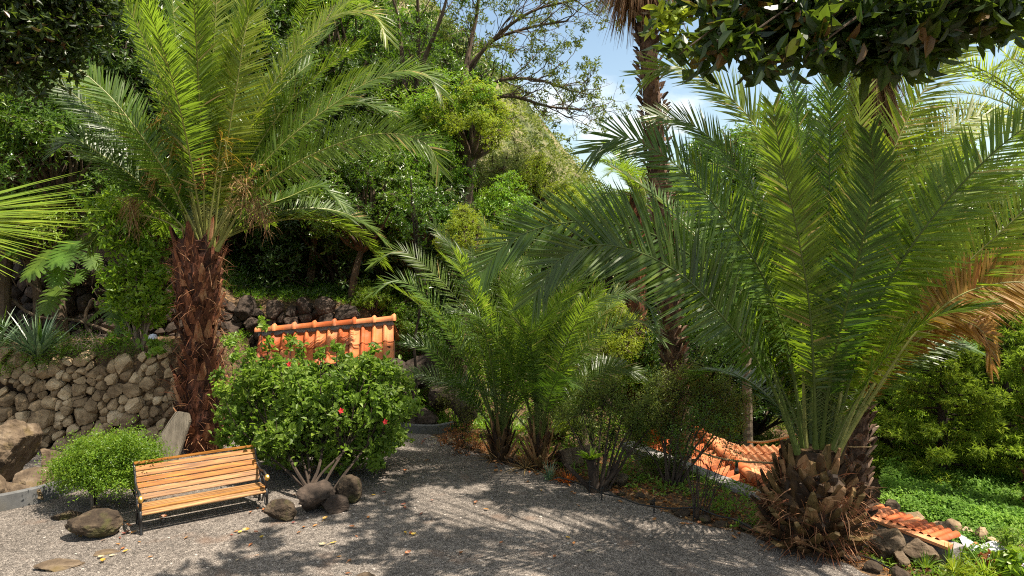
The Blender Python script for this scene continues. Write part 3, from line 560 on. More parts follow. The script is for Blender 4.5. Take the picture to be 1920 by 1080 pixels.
# low retaining wall with a coping, right of the planting strip
def retaining():
    a, b = V3(1.55, 13.55, 0), V3(4.0, 10.15 - .55, 0); a = at(1165, 838, 12.9); b = at(1425, 945, 9.85); a[2] = b[2] = 0
    u = nrm(b - a); L = np.linalg.norm(b - a); root = empty('retaining_wall', (a + b) / 2 + V3(0, 0, -1.2), 'brown rendered retaining wall with a pale coping beside the sunken tiled roof', 'retaining wall')
    n = V3(u[1], -u[0], 0)
    if n[1] > 0: n = -n
    for nm, w0, w1, z0, z1, m in (('wall_body', 0., .22, -1.3, -.03, 'mortar'), ('coping', -.04, .27, -.028, .05, 'mortar')):
        mb = MB(); C = []
        for q in np.linspace(0, L, 12):
            for w_, z_ in ((w0, z0), (w0, z1), (w1, z1), (w1, z0)): C.append(a + u * q - n * w_ + V3(0, 0, z_))
        Fs = []
        for i in range(11):
            for j in range(4): Fs.append([i * 4 + j, i * 4 + (j + 1) % 4, (i + 1) * 4 + (j + 1) % 4, (i + 1) * 4 + j])
        Fs += [[3, 2, 1, 0], [44, 45, 46, 47]]
        mb.add(np.array(C), np.array(Fs)); o = mb.build(nm, M[m], root); o.location = tuple(-np.array(root.location))
retaining()
# ivy terrace wall at the lower right
def ivy_wall():
    r = RS(8); a = at(1640, 925, 11.2); b = at(1930, 1030, 9.6)
    root = empty('rubble_wall', (a + b) / 2 + V3(0, 0, -.9), 'low brown rubble wall half covered by bright trailing ivy', 'stone wall')
    u = nrm((b - a) * V3(1, 1, 0)); L = np.linalg.norm((b - a)[:2]); mb = MB(); o = a.copy(); o[2] = -1.35
    stone_face(mb, r, o, u, .75, L + .6, .22, 60, None, sub=2); w = mb.build('stones', M['stone'], root); w.location = tuple(-np.array(root.location))
ivy_wall()

# ------------------------------------------------------------------ tiled roofs
def tile_sheet(mb, O, U, D, Nn, nu, nv, pu, pv, rib=.45, hgt=.055, lift=.022, mi=0, r=None, nprof=12, thick=.014, flat=False):
    """O top-left corner, U along the ridge, D down the slope, Nn normal: nu columns x nv overlapping rows"""
    for i in range(nu):
        for j in range(nv):
            t = r.rand(); q = np.linspace(0, 1, nprof)
            z = np.where(q < rib, np.sin(q / rib * PI) ** .7 * hgt, -.35 * hgt * np.sin((q - rib) / (1 - rib) * PI) ** (.5 if flat else 1.) * (.5 if flat else 1))
            V = []
            for s, zz in ((0., 0.), (1.08, 1.)):
                for dz in (0, -thick):
                    sc = 1 - .06 * (1 - zz)
                    V.append(O + (U * ((i + .5 + (q - .5) * sc) * pu)[:, None]) + D * ((j + s) * pv) + Nn * (z + lift * zz + dz + r.uniform(-.002, .002))[:, None])
            V = np.concatenate(V); n = nprof; k = np.arange(n - 1)
            f = lambda a, b: np.stack([a * n + k, a * n + k + 1, b * n + k + 1, b * n + k], -1)
            mb.add(V, np.concatenate([f(0, 2), f(3, 1), f(2, 3), f(1, 0)]), mi, t)
def barrel_run(mb, A, B, rad, L, tint_r, mi=0, up=V3(0, 0, 1), flange=.012, arc=PI, k=12):
    """half-round ridge tiles from A to B, each with a collar at its end"""
    u = nrm(B - A); S = nrm(np.cross(u, up)); Nn = np.cross(S, u); n = max(1, round(np.linalg.norm(B - A) / L)); l = np.linalg.norm(B - A) / n
    a = np.linspace(-(arc - PI) / 2, PI + (arc - PI) / 2, k)
    for i in range(n):
        prof = [(0, rad * .88), (.80, rad), (.86, rad + flange), (.97, rad + flange * 1.6), (1.03, rad + flange * .6), (1.03, rad * .8)]
        V = np.concatenate([A + u * (i + s) * l + rr * (np.cos(a)[:, None] * S + np.sin(a)[:, None] * Nn) for s, rr in prof]); q, w = np.meshgrid(np.arange(len(prof) - 1), np.arange(k - 1), indexing='ij'); b = q * k + w
        mb.add(V, np.stack([b, b + 1, b + k + 1, b + k], -1).reshape(-1, 4), mi, tint_r.rand())
def shelter():
    r = RS(21); A = at(486, 624, 15.0); B = at(738, 603, 15.0); B = at(738, 603, 15.25)
    root = empty('tiled_shelter', ((A + B) / 2 * V3(1, 1, 0)) + V3(0, 0, .15), 'small open shelter with an orange barrel tiled roof behind the hibiscus', 'shelter'); off = -np.array(root.location)
    u = nrm(B - A); d = V3(.16, -1., -1.15); d = nrm(d - u * d.dot(u)); n = np.cross(u, d); n = n if n[2] > 0 else -n
    mb = MB(); L = np.linalg.norm(B - A); nu = 12; tile_sheet(mb, A + d * .07 + n * .0, u, d, n, nu, 2, L / nu, .44, r=r, nprof=14, flat=True)
    rf = mb.build('roof', M['tile'], root, smooth=False); rf.location = off
    m2 = MB(); tile_sheet(m2, A + V3(0, .06, 0) - V3(0, 0, .02), u, nrm(V3(d[0] * .3, 1, -.7)), nrm(V3(0, .7, 1)), nu, 2, L / nu, .4, r=r, nprof=10); x = m2.build('rear_slope', M['tile'], root); x.location = off
    m3 = MB(); barrel_run(m3, A - u * .06 + n * .05, B + u * .05 + n * .05, .105, .46, r, flange=.03); m3.build('ridge', M['tile'], rf, smooth=True)
    # grey mortar bed below the ridge
    m4 = MB(); q = []
    for t in np.linspace(0, 1, 30):
        p = A + (B - A) * t; q += [p + n * .03 + d * (.10 + .015 * math.sin(t * 60)) - d * 0, p + n * .085 - d * .0]
    q = np.array(q); i = np.arange(29) * 2; m4.add(np.r_[q, q - n * .04], [np.stack([i, i + 2, i + 3, i + 1], -1), np.stack([i, i + 60, i + 62, i + 2], -1)]); m4.build('mortar_bed', M['mortar'], rf)
    for t, dd in ((.96, .62), (.05, .62), (.96, -.55), (.05, -.55)):
        m5 = MB(); p = A + (B - A) * t + (d * dd if dd > 0 else V3(0, .5, -.32)); top = p[2] - .02; V = []
        for z in (0.05, top):
            for a, b in ((-.05, -.05), (.05, -.05), (.05, .05), (-.05, .05)): V.append((p[0] + a, p[1] + b, z))
        m5.add(np.array(V), np.array([[0, 1, 5, 4], [1, 2, 6, 5], [2, 3, 7, 6], [3, 0, 4, 7], [4, 5, 6, 7]])); x = m5.build('post', M['wood_post'], root); x.location = off
    m6 = MB()
    for t in (.03, .5, .97):
        tube(m6, [A + (B - A) * t + d * .05 - n * .05, A + (B - A) * t + d * .78 - n * .05], .035, 4)
    tube(m6, [A + d * .7 - n * .06, B + d * .7 - n * .06], .04, 4); x = m6.build('rafters', M['wood_post'], root); x.location = off
shelter()
def sunken_roof():
    r = RS(22); A = at(1300, 806, 14.0); B = at(1436, 922, 10.75); u = nrm(B - A); L = np.linalg.norm(B - A)
    root = empty('tiled_house', ((A + B) / 2 * V3(1, 1, 0)) + V3(0, 0, -2.1), 'sunken garden building with an orange tiled gable roof beyond the retaining wall', 'building'); off = -np.array(root.location)
    S = V3(-u[1], u[0], 0); S = S if S[0] < 0 else -S; pitch = .42
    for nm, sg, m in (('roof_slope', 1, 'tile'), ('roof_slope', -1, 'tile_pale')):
        d = nrm(S * sg + V3(0, 0, -pitch)); n = np.cross(u, d); n = n if n[2] > 0 else -n
        mb = MB(); nu = round(L / .21); tile_sheet(mb, A + d * .05, u, d, n, nu, 5, L / nu, .31, r=r, nprof=9, rib=.55, hgt=.05, lift=.03); x = mb.build(nm, M[m], root, smooth=False); x.location = off
    mb = MB(); barrel_run(mb, A + V3(0, 0, .03), B + V3(0, 0, .03) + u * .05, .10, .42, r, flange=.018); x = mb.build('ridge', M['tile'], root, smooth=True); x.location = off
    mb = MB(); c = []
    for q in (-.1, L - .1):
        for sg, dn in ((1.2, -.62), (-1.2, -.62)): c.append(A + u * q + S * sg + V3(0, 0, dn))
    c = np.array(c); lo = c.copy(); lo[:, 2] = -2.3; g = np.array([A - u * .1 * -1 + V3(0, 0, -.1), A + u * (L - .1) + V3(0, 0, -.1)])
    mb.add(np.r_[c, lo, g], [np.array([[0, 2, 6, 4], [3, 1, 5, 7], [1, 0, 4, 5], [2, 3, 7, 6]]), np.array([[0, 1, 8], [3, 2, 9]])]); x = mb.build('house_wall', M['mortar'], root); x.location = off
    # the lower roof behind it
    A2 = at(1375, 836, 13.6) + V3(0, 0, 0); B2 = at(1450, 838, 13.6)
    root = empty('tiled_lean_to', (A2 + B2) / 2 * V3(1, 1, 0) + V3(0, 0, -2.1), 'farther low orange tiled roof seen past the ridge of the sunken roof', 'building'); off = -np.array(root.location)
    u = nrm(B2 + V3(1.2, 0, 0) - A2); d = nrm(V3(.1, -1, -.25)); n = np.cross(u, d); n = n if n[2] > 0 else -n
    mb = MB(); tile_sheet(mb, A2, u, d, n, 13, 3, .15, .30, r=r, nprof=8, rib=.55, hgt=.04, lift=.02); x = mb.build('roof_slope', M['tile_pale'], root); x.location = off
    mb = MB(); e0 = A2 + d * .85 + V3(0, .12, -.1); e1 = e0 + u * 1.9; tube(mb, [e0, e1], .04, 4); P = np.array([e0, e1, e0 + V3(0, 0, -2), e1 + V3(0, 0, -2)]); mb.add(P, np.array([[0, 1, 3, 2]])); x = mb.build('house_wall', M['mortar'], root); x.location = off
sunken_roof()
def capped_wall():
    r = RS(23); A = at(1612, 962, 9.55); B = at(1765, 1020, 8.55); u = nrm(B - A); L = np.linalg.norm(B - A)
    root = empty('capped_wall', ((A + B) / 2 * V3(1, 1, 0)) + V3(0, 0, -1.2), 'grey mortared wall capped by a row of orange barrel tiles below the ivy', 'wall'); off = -np.array(root.location)
    S = nrm(V3(-u[1], u[0], 0)); S = S if S[1] > 0 else -S; d = nrm(S + V3(.12, 0, .04))
    nt_ = 11
    for i in range(nt_):
        p = A + u * (L * (i + .5) / nt_); e = p + d * .34 + V3(0, 0, .01)
        mb = MB(); a = np.linspace(-.15, PI + .15, 11); prof = [(0, .042), (.98, .050), (1.0, .050), (1.0, .036), (.0, .032)]; X = nrm(np.cross(d, V3(0, 0, 1))); Z = np.cross(X, d)
        V = np.concatenate([p + d * s * .40 + rr * (np.cos(a)[:, None] * X + np.sin(a)[:, None] * Z) + V3(0, 0, .02) for s, rr in prof]); q, w = np.meshgrid(np.arange(len(prof) - 1), np.arange(10), indexing='ij'); b = q * 11 + w
        mb.add(V, np.stack([b, b + 1, b + 12, b + 11], -1).reshape(-1, 4), 0, r.rand()); x = mb.build('barrel_tile', M['tile'], root, smooth=True); x.location = off
    def prism(nm, m, q):
        mb = MB(); C = np.array([A + u * s + S * a + V3(0, 0, z) for s in (-.1, L + .12) for a, z in q]); k = len(q)
        Fs = [[j, (j + 1) % k, k + (j + 1) % k, k + j] for j in range(k)]; mb.add(C, [np.array(Fs), np.array([list(range(k))[::-1]]), np.array([list(range(k, 2 * k))])]); x = mb.build(nm, M[m], root); x.location = off
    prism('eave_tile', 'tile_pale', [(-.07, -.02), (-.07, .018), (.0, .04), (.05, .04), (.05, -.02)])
    prism('wall_body', 'mortar', [(-.02, -1.3), (-.02, -.022), (.30, -.03), (.30, -1.3)])
    mb = MB(); barrel_run(mb, at(1782, 1022, 8.9) , at(1812, 1018, 8.9), .06, .3, r); x = mb.build('loose_tile', M['tile'], None); tag(recentre(x), 'single loose orange tile lying by the pale sheet at lower right', 'roof tile')
    x.location = tuple(at(1826, 1032, 8.6)); 
capped_wall()

# ------------------------------------------------------------------ the bench
def bench():
    F1, F2 = gnd(267, 1003), gnd(500, 956); L = np.linalg.norm(F2 - F1); ang = math.atan2(F2[1] - F1[1], F2[0] - F1[0])
    root = empty('garden_bench', (F1 + F2) / 2, 'pine slatted bench with black iron ends and gilt bosses on the gravel', 'bench'); root.rotation_euler = (0, 0, ang)
    hl = L / 2
    def slat(y, z, a, w=.062, t=.026, nm='seat_slat', ti=.5, ln=None):
        """a: slope angle of the slat across its width, x along the bench"""
        ln = ln or (hl + .015); bm = bmesh.new(); bmesh.ops.create_cube(bm, size=1)
        for v in bm.verts: v.co = Vector((v.co.x * 2 * ln, v.co.y * w, v.co.z * t))
        bmesh.ops.bevel(bm, geom=bm.edges[:], offset=.005, segments=2, affect='EDGES')
        c, s = math.cos(a), math.sin(a)
        for v in bm.verts: v.co = Vector((v.co.x, y + c * v.co.y - s * v.co.z, z + s * v.co.y + c * v.co.z))
        me = bpy.data.meshes.new(nm); bm.to_mesh(me); bm.free(); me.materials.append(M['pine'])
        at2 = me.attributes.new('tint', 'FLOAT', 'POINT'); at2.data.foreach_set('value', [ti] * len(me.vertices))
        o = bpy.data.objects.new(nm, me); COL.objects.link(o); o.parent = root
    # profile of the seat: rolls over at the front, dips, then rises into the back
    seat = [(.045, .262, .55, .07), (.115, .290, .12, .066), (.188, .290, -.06, .066), (.261, .286, -.06, .066), (.334, .285, .04, .066)]
    for i, (y, z, a, w) in enumerate(seat): slat(y, z, a, w, ti=[.75, .55, .9, .7, .85][i])
    b0, b1 = V3(0, .395, .325), V3(0, .66, .74); bd = nrm(b1 - b0); ba = math.atan2(bd[2], bd[1])
    for i in range(6):
        p = b0 + bd * (.04 + i * .080); slat(p[1], p[2], ba, .070, .022, 'back_slat', [.75, .6, .15, .1, .45, .3][i])
    p = b0 + bd * (.04 + 5.85 * .080); slat(p[1] + .0, p[2] + .012, ba - 1.1, .065, .03, 'top_rail', .35)
    for s in (-1, 1):
        x = s * (hl - .0); mb = MB()
        def T(P, R, k=6): tube(mb, poly_curve([V3(x, a, b) for a, b in P], 14)[0], R, k)
        x = s * (hl + .012)
        T([(.0, -.02), (.03, .10), (.015, .23), (.05, .29)], .019)                # front leg
        T([(.46, -.02), (.40, .14), (.36, .27), (.40, .35)], .019)                # rear leg
        T([(.05, .245), (.18, .265), (.32, .265), (.40, .32), (.53, .54), (.675, .77)], .017)   # frame under the seat and up the back
        T([(.03, .14), (.2, .22), (.40, .18)], .011); T([(.02, .10), (.12, .04), (.2, .22)], .008); T([(.38, .08), (.3, .04), (.2, .22)], .008)
        o = mb.build('end_frame', M['iron'], root, smooth=True)
        mb = MB(); T([(.06, .29), (.02, .38), (.05, .48), (.16, .51), (.34, .485), (.52, .52)], .017)
        T([(.20, .27), (.14, .35), (.20, .43), (.28, .41), (.27, .33)], .008); T([(.28, .41), (.36, .45), (.42, .40)], .008)
        arm_ = mb.build('armrest', M['iron'], root, smooth=True)
        mb = MB(); V, Fc = ico(3); q = V * V3(.032, .046, .046); q = q * (1 + .10 * np.sin(V[:, 1] * 16) * np.sin(V[:, 2] * 16))[:, None]
        mb.add(q + V3(x + 0, .0, .46), Fc); mb.build('gilt_boss', M['gold'], arm_, smooth=True)
    mb = MB(); tube(mb, [V3(-hl, .38, .15), V3(hl, .38, .15)], .009, 6); mb.build('tie_rod', M['iron'], root)
bench()
# ------------------------------------------------------------------ palms
def frond(mb, pts, nl=95, L=.50, w=.032, start=.16, roll=.0, vee=.28, droop=.05, r=None, hint=None, rad=.026, tint=None, lm=1, rm=0, ang=(74, 26), jag=.06, spine=True, thin=1.0):
    C, length = poly_curve(pts, 60); T = nrm(np.gradient(C, axis=0)); n = len(C)
    h = C[-1] - C[0]; h[2] = 0; hn = h / max(np.linalg.norm(h), 1e-6)
    N = V3(0, 0, 1.) - hn * 1.0 if hint is None else np.array(hint, float)
    Ns = []
    for i in range(n):
        N = N - T[i] * N.dot(T[i]); N = N / np.linalg.norm(N); Ns.append(N)
    Ns = np.array(Ns); B = np.cross(T, Ns)
    rl = roll * sstep(np.linspace(0, 1, n), 0., .45); N2 = Ns * np.cos(rl)[:, None] + B * np.sin(rl)[:, None]; S = np.cross(T, N2)
    tt = np.linspace(0, 1, n); tint = r.rand() * .5 if tint is None else tint
    tube(mb, C, rad * (1 - .85 * tt ** .8) * (1 + 1.0 * np.exp(-tt * 25)), 5, rm, tint)
    t0 = np.linspace(start, .995, nl) + r.normal(size=nl) * .002
    for sg in (-1, 1):
        t = np.clip(t0 + r.normal(size=nl) * .003, 0, 1); keep = r.rand(nl) < thin; t = t[keep]; m = len(t)
        f = lambda A: np.stack([np.interp(t, tt, A[:, k]) for k in range(3)], 1)
        c, Tt, Nt, St = f(C), nrm(f(T)), nrm(f(N2)), nrm(f(S)); u = (t - start) / (1 - start)
        a = np.radians(ang[0] + (ang[1] - ang[0]) * u ** 1.3 + r.normal(size=m) * 3.6 + 2.5 * np.sin(u * 17 + tint * 40))
        v = vee + r.choice([-.12, 0, .12], m) * (1 - .7 * u) + r.normal(size=m) * .05
        D = Tt * np.cos(a)[:, None] + (St * sg * np.cos(v)[:, None] + Nt * np.sin(v)[:, None]) * np.sin(a)[:, None]
        l = L * np.minimum(1, .42 + 1.7 * u) * (1 - .5 * u ** 3.5) * (1 + r.normal(size=m) * jag) * np.where(r.rand(m) < .05, r.uniform(.4, .8, m), 1)
        Wd = nrm(np.cross(D, Nt) + r.normal(size=(m, 3)) * .25); Wd = nrm(Wd - D * np.sum(Wd * D, 1, keepdims=True))
        blades(mb, c, nrm(D), Wd, l, w * (.8 + .4 * r.rand(m)) * (1 - .3 * u), droop * (1 + r.normal(size=m) * .5) * (1 + 1.2 * u), (.75, 1, .7, .05), lm, np.where(r.rand(m) < .035, 1., np.clip(tint + r.rand(m) * .4, 0, .9)))
    if spine:
        k = 14; t = np.linspace(.05, start, k)
        for sg in (-1, 1):
            f = lambda A: np.stack([np.interp(t, tt, A[:, q]) for q in range(3)], 1)
            D = nrm(f(T) * .5 + f(S) * sg * .8 + f(N2) * .4 + r.normal(size=(k, 3)) * .2); blades(mb, f(C), D, nrm(np.cross(D, f(N2))), .13 + .1 * r.rand(k), .010, .02, (1, .8, .1), rm, .8)
def palm_fronds(root, base_off, specs, name='palm_leaf'):
    for P, kw in specs:
        kw = dict(kw); mats = kw.pop('mats', (M['rachis'], M['palm'])); nm = kw.pop('nm', 'palm_leaf'); lb = kw.pop('label', None)
        mb = MB(); frond(mb, [np.array(p) - base_off for p in P], **kw); o = mb.build(nm, mats, root)
        if lb: o['label'] = lb
def stubs(mb, r, base, H, R0, R1, n, Ls, Ws, tilt=(25, 60), mi=0, up=0.0, fib=3, fmi=1, curve=.25, Rf=None, zs=None, ends=True):
    """old leaf bases in a spiral round a trunk: thick tapering wedges with loose fibre between them"""
    for i in range(n):
        f = (i + .5) / n; z = f * H if zs is None else zs[i]; a = i * 2.39996 + r.normal() * .15; Rr = (R0 + (R1 - R0) * f) if Rf is None else Rf(f)
        o = V3(math.cos(a), math.sin(a), 0); tl = math.radians(tilt[0] + (tilt[1] - tilt[0]) * f + r.normal() * 9)
        L = Ls * r.uniform(.6, 1.2); d = o * math.cos(tl) + V3(0, 0, 1) * math.sin(tl); tg = V3(-o[1], o[0], 0) + r.normal(size=3) * .12; tg = nrm(tg)
        n2 = nrm(np.cross(d, tg)); C = []; W0 = Ws * r.uniform(.8, 1.2)
        for s, w, t in ((0, 1.25, .55), (.35, .95, .42), (.75, .62, .32), (1., .36, .18)):
            c = base + V3(0, 0, z) + o * (Rr * .82) + d * L * s + V3(0, 0, 1) * L * curve * s * s
            C += [c - tg * w * W0 / 2, c + n2 * t * W0 * .5, c + tg * w * W0 / 2, c - n2 * t * W0 * .6]
        C = np.array(C); C[12:] += r.normal(size=(4, 3)) * .012; Fs = []
        for k in range(3):
            for j in range(4): Fs.append([k * 4 + j, k * 4 + (j + 1) % 4, k * 4 + 4 + (j + 1) % 4, k * 4 + 4 + j])
        Fs.append([12, 13, 14, 15]); mb.add(C, np.array(Fs), mi, r.rand())
        if fib:
            k = fib; B = base + V3(0, 0, z) + o * Rr * .9 + r.normal(size=(k, 3)) * W0 * .5; D = nrm(d + r.normal(size=(k, 3)) * .55 + V3(0, 0, .1))
            blades(mb, B, D, nrm(np.cross(D, r.normal(size=(k, 3)))), L * r.uniform(.6, 1.3, k), .012 * r.uniform(.5, 1.6, k), .25, (1, .8, .5, .1), fmi, r.rand(k))
def trunk_core(mb, base, H, Rf, r, mi=0, n=26, k=14, lean=(0, 0), rough=.06):
    z = np.linspace(-.1, H, n); P = np.stack([base[0] + lean[0] * z / H, base[1] + lean[1] * z / H, base[2] + z], 1); tube(mb, P, [Rf(max(0, q) / H) for q in z], k, mi, .3, rough=rough, rng=r)
def fruit_stalk(root, P, r, m='palm_yellow', n=46, L=.5, off=None, nm='flower_stalk', dr=.5, w=.012):
    P = [np.array(p) - off for p in P]; mb = MB(); C, _ = poly_curve(P, 16); tube(mb, C, np.linspace(.02, .008, 16), 5, 0, .4)
    t = r.uniform(.55, 1, n); ix = (t * 15).astype(int); B = C[ix]; T = nrm(np.gradient(C, axis=0))[ix]; D = nrm(T * .8 + rdir(r, n) * .8)
    blades(mb, B, D, nrm(np.cross(D, rdir(r, n))), L * r.uniform(.5, 1, n), w, dr, (1, .9, .7, .4), 1, r.rand(n)); B2 = B + D * L * .5
    for q in range(3):
        D2 = nrm(D + rdir(r, n) * .9); blades(mb, B + D * L * (.3 + .2 * q) + V3(0, 0, -1) * dr * L * (.3 + .2 * q) ** 2, D2, nrm(np.cross(D2, rdir(r, n))), L * .35, w * .8, dr, (1, .8, .4), 1, r.rand(n))
    mb.build(nm, (M['rachis'], M[m]), root)
def fill(r, c, n, el, Lr, az=(0, 360), arch=.55, base_r=.15, **kw):
    """fronds round a crown centre: elevation range, length range, azimuth range (degrees, from +X anticlockwise)"""
    out = []
    for i in range(n):
        a = math.radians(az[0] + (az[1] - az[0]) * ((i * .618 + r.rand() * .25) % 1)); e = math.radians(r.uniform(*el)); L = r.uniform(*Lr)
        o = V3(math.cos(a), math.sin(a), 0); b = c + o * base_r; P = [b]; p = b.copy(); k = 6
        for j in range(k):
            e2 = e - arch * ((j + .5) / k) ** 1.5 * (1.1 + .9 * math.cos(e)) ; p = p + (o * math.cos(e2) + V3(0, 0, math.sin(e2))) * L / k; P.append(p.copy())
        q = dict(kw); q.setdefault('roll', r.uniform(-.8, .8)); out.append((P, dict(q, r=r)))
    return out
def A(D, *px): return [at(x, y, D + dd) for x, y, dd in px]

def left_palm():
    r = RS(101); b = at(378, 848, 12.55); b[2] = 0; c = at(385, 448, 12.55); H = c[2]
    root = empty('palm_tree', b, 'date palm with a shaggy reddish trunk rising behind the bench', 'palm tree'); mb = MB()
    Rf = lambda f: .34 + .06 * math.sin(f * 9) + .10 * max(0, f - .6) - .05 * max(0, .3 - f)
    trunk_core(mb, V3(0, 0, 0), H, lambda f: Rf(f) * .92, r)
    stubs(mb, r, V3(0, 0, 0), H, .3, .3, 150, .30, .15, (48, 74), Rf=Rf, fib=9)
    k = 700; a = r.rand(k) * 6.28; z = r.rand(k) * H; o = np.stack([np.cos(a), np.sin(a), 0 * a], 1); D = nrm(o * .7 + rdir(r, k) * .8 + V3(0, 0, -.1)); blades(mb, o * .36 + np.stack([0 * a, 0 * a, z], 1), D, nrm(np.cross(D, rdir(r, k))), r.uniform(.1, .34, k), .014, .3, (1, .8, .4, .1), 1, r.rand(k))
    mb.build('trunk', (M['boots'], M['fibre']), root)
    S = []; D = 12.55; base = lambda dx, d=0: (385 + dx, 470, d); mid = dict(r=r, nl=165, L=.64, w=.032, vee=.22)
    def f(*px, **kw): S.append((A(D, *px), dict(mid, **kw)))
    f(base(-8, -.1), (360, 350, -.2), (322, 250, -.3), (283, 140, -.4), (232, 0, -.5), (190, -110, -.5), roll=.5, tint=.45)
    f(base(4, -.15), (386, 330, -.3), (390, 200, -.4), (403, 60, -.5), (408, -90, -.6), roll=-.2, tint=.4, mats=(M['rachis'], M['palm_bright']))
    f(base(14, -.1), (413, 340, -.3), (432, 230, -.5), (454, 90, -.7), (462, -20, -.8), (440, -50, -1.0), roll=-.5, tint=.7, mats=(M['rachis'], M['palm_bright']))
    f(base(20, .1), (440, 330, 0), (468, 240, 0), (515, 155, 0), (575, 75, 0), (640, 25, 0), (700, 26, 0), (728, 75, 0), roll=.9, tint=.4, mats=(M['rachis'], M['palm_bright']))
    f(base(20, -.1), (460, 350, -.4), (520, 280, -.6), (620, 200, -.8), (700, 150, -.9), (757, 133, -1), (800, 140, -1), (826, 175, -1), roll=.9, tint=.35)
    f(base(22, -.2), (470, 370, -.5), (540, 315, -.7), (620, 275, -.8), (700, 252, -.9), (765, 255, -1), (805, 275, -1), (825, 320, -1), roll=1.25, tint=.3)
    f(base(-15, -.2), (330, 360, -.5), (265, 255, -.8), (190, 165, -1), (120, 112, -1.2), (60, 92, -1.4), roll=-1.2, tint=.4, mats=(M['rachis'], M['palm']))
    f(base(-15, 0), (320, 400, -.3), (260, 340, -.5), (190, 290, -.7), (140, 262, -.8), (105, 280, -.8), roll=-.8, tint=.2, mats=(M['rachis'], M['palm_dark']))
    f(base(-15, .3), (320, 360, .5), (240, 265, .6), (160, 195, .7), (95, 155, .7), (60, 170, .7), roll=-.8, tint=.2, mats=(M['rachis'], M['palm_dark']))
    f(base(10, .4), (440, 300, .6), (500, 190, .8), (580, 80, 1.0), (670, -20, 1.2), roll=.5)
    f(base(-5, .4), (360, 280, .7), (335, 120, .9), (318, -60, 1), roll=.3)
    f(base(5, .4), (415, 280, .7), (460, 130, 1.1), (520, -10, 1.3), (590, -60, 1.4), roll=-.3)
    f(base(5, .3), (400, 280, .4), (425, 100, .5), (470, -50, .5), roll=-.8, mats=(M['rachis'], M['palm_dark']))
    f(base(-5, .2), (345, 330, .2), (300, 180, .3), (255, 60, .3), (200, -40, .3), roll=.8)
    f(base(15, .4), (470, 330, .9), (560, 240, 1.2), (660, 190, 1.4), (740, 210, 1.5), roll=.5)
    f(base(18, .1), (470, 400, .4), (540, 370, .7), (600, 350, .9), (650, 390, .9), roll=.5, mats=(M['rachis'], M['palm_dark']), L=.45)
    cc = at(385, 455, 12.55)
    S += fill(r, cc, 15, (64, 86), (4.2, 5.2), (0, 360), .45, .1, nl=130, L=.56)
    S += fill(r, cc, 7, (25, 50), (3.0, 3.8), (20, 160), .8, .15, nl=120, L=.54)
    palm_fronds(root, b, S)
    for px in [(300, 320), (420, 255), (330, 250), (490, 310), (310, 200), (380, 290)]:
        fruit_stalk(root, A(D, (385, 480, -.2), ((385 + px[0]) / 2, (470 + px[1]) / 2 - 10, -.5), (px[0], px[1], -.6), (px[0] + (px[0] - 385) * .2, px[1] + 45, -.6)), r, 'palm_yellow' if px[1] < 260 else 'brownleaf', off=b, dr=.25, n=28, L=.34)
    for px in [(482, 385), (455, 350), (245, 385)]:
        fruit_stalk(root, A(D, (385, 480, -.2), ((385 + px[0]) / 2, 400, -.5), (px[0], px[1] - 15, -.6), (px[0] + 8, px[1] + 30, -.6)), r, 'palm_dry', off=b, dr=.7, n=60, L=.38)
left_palm()

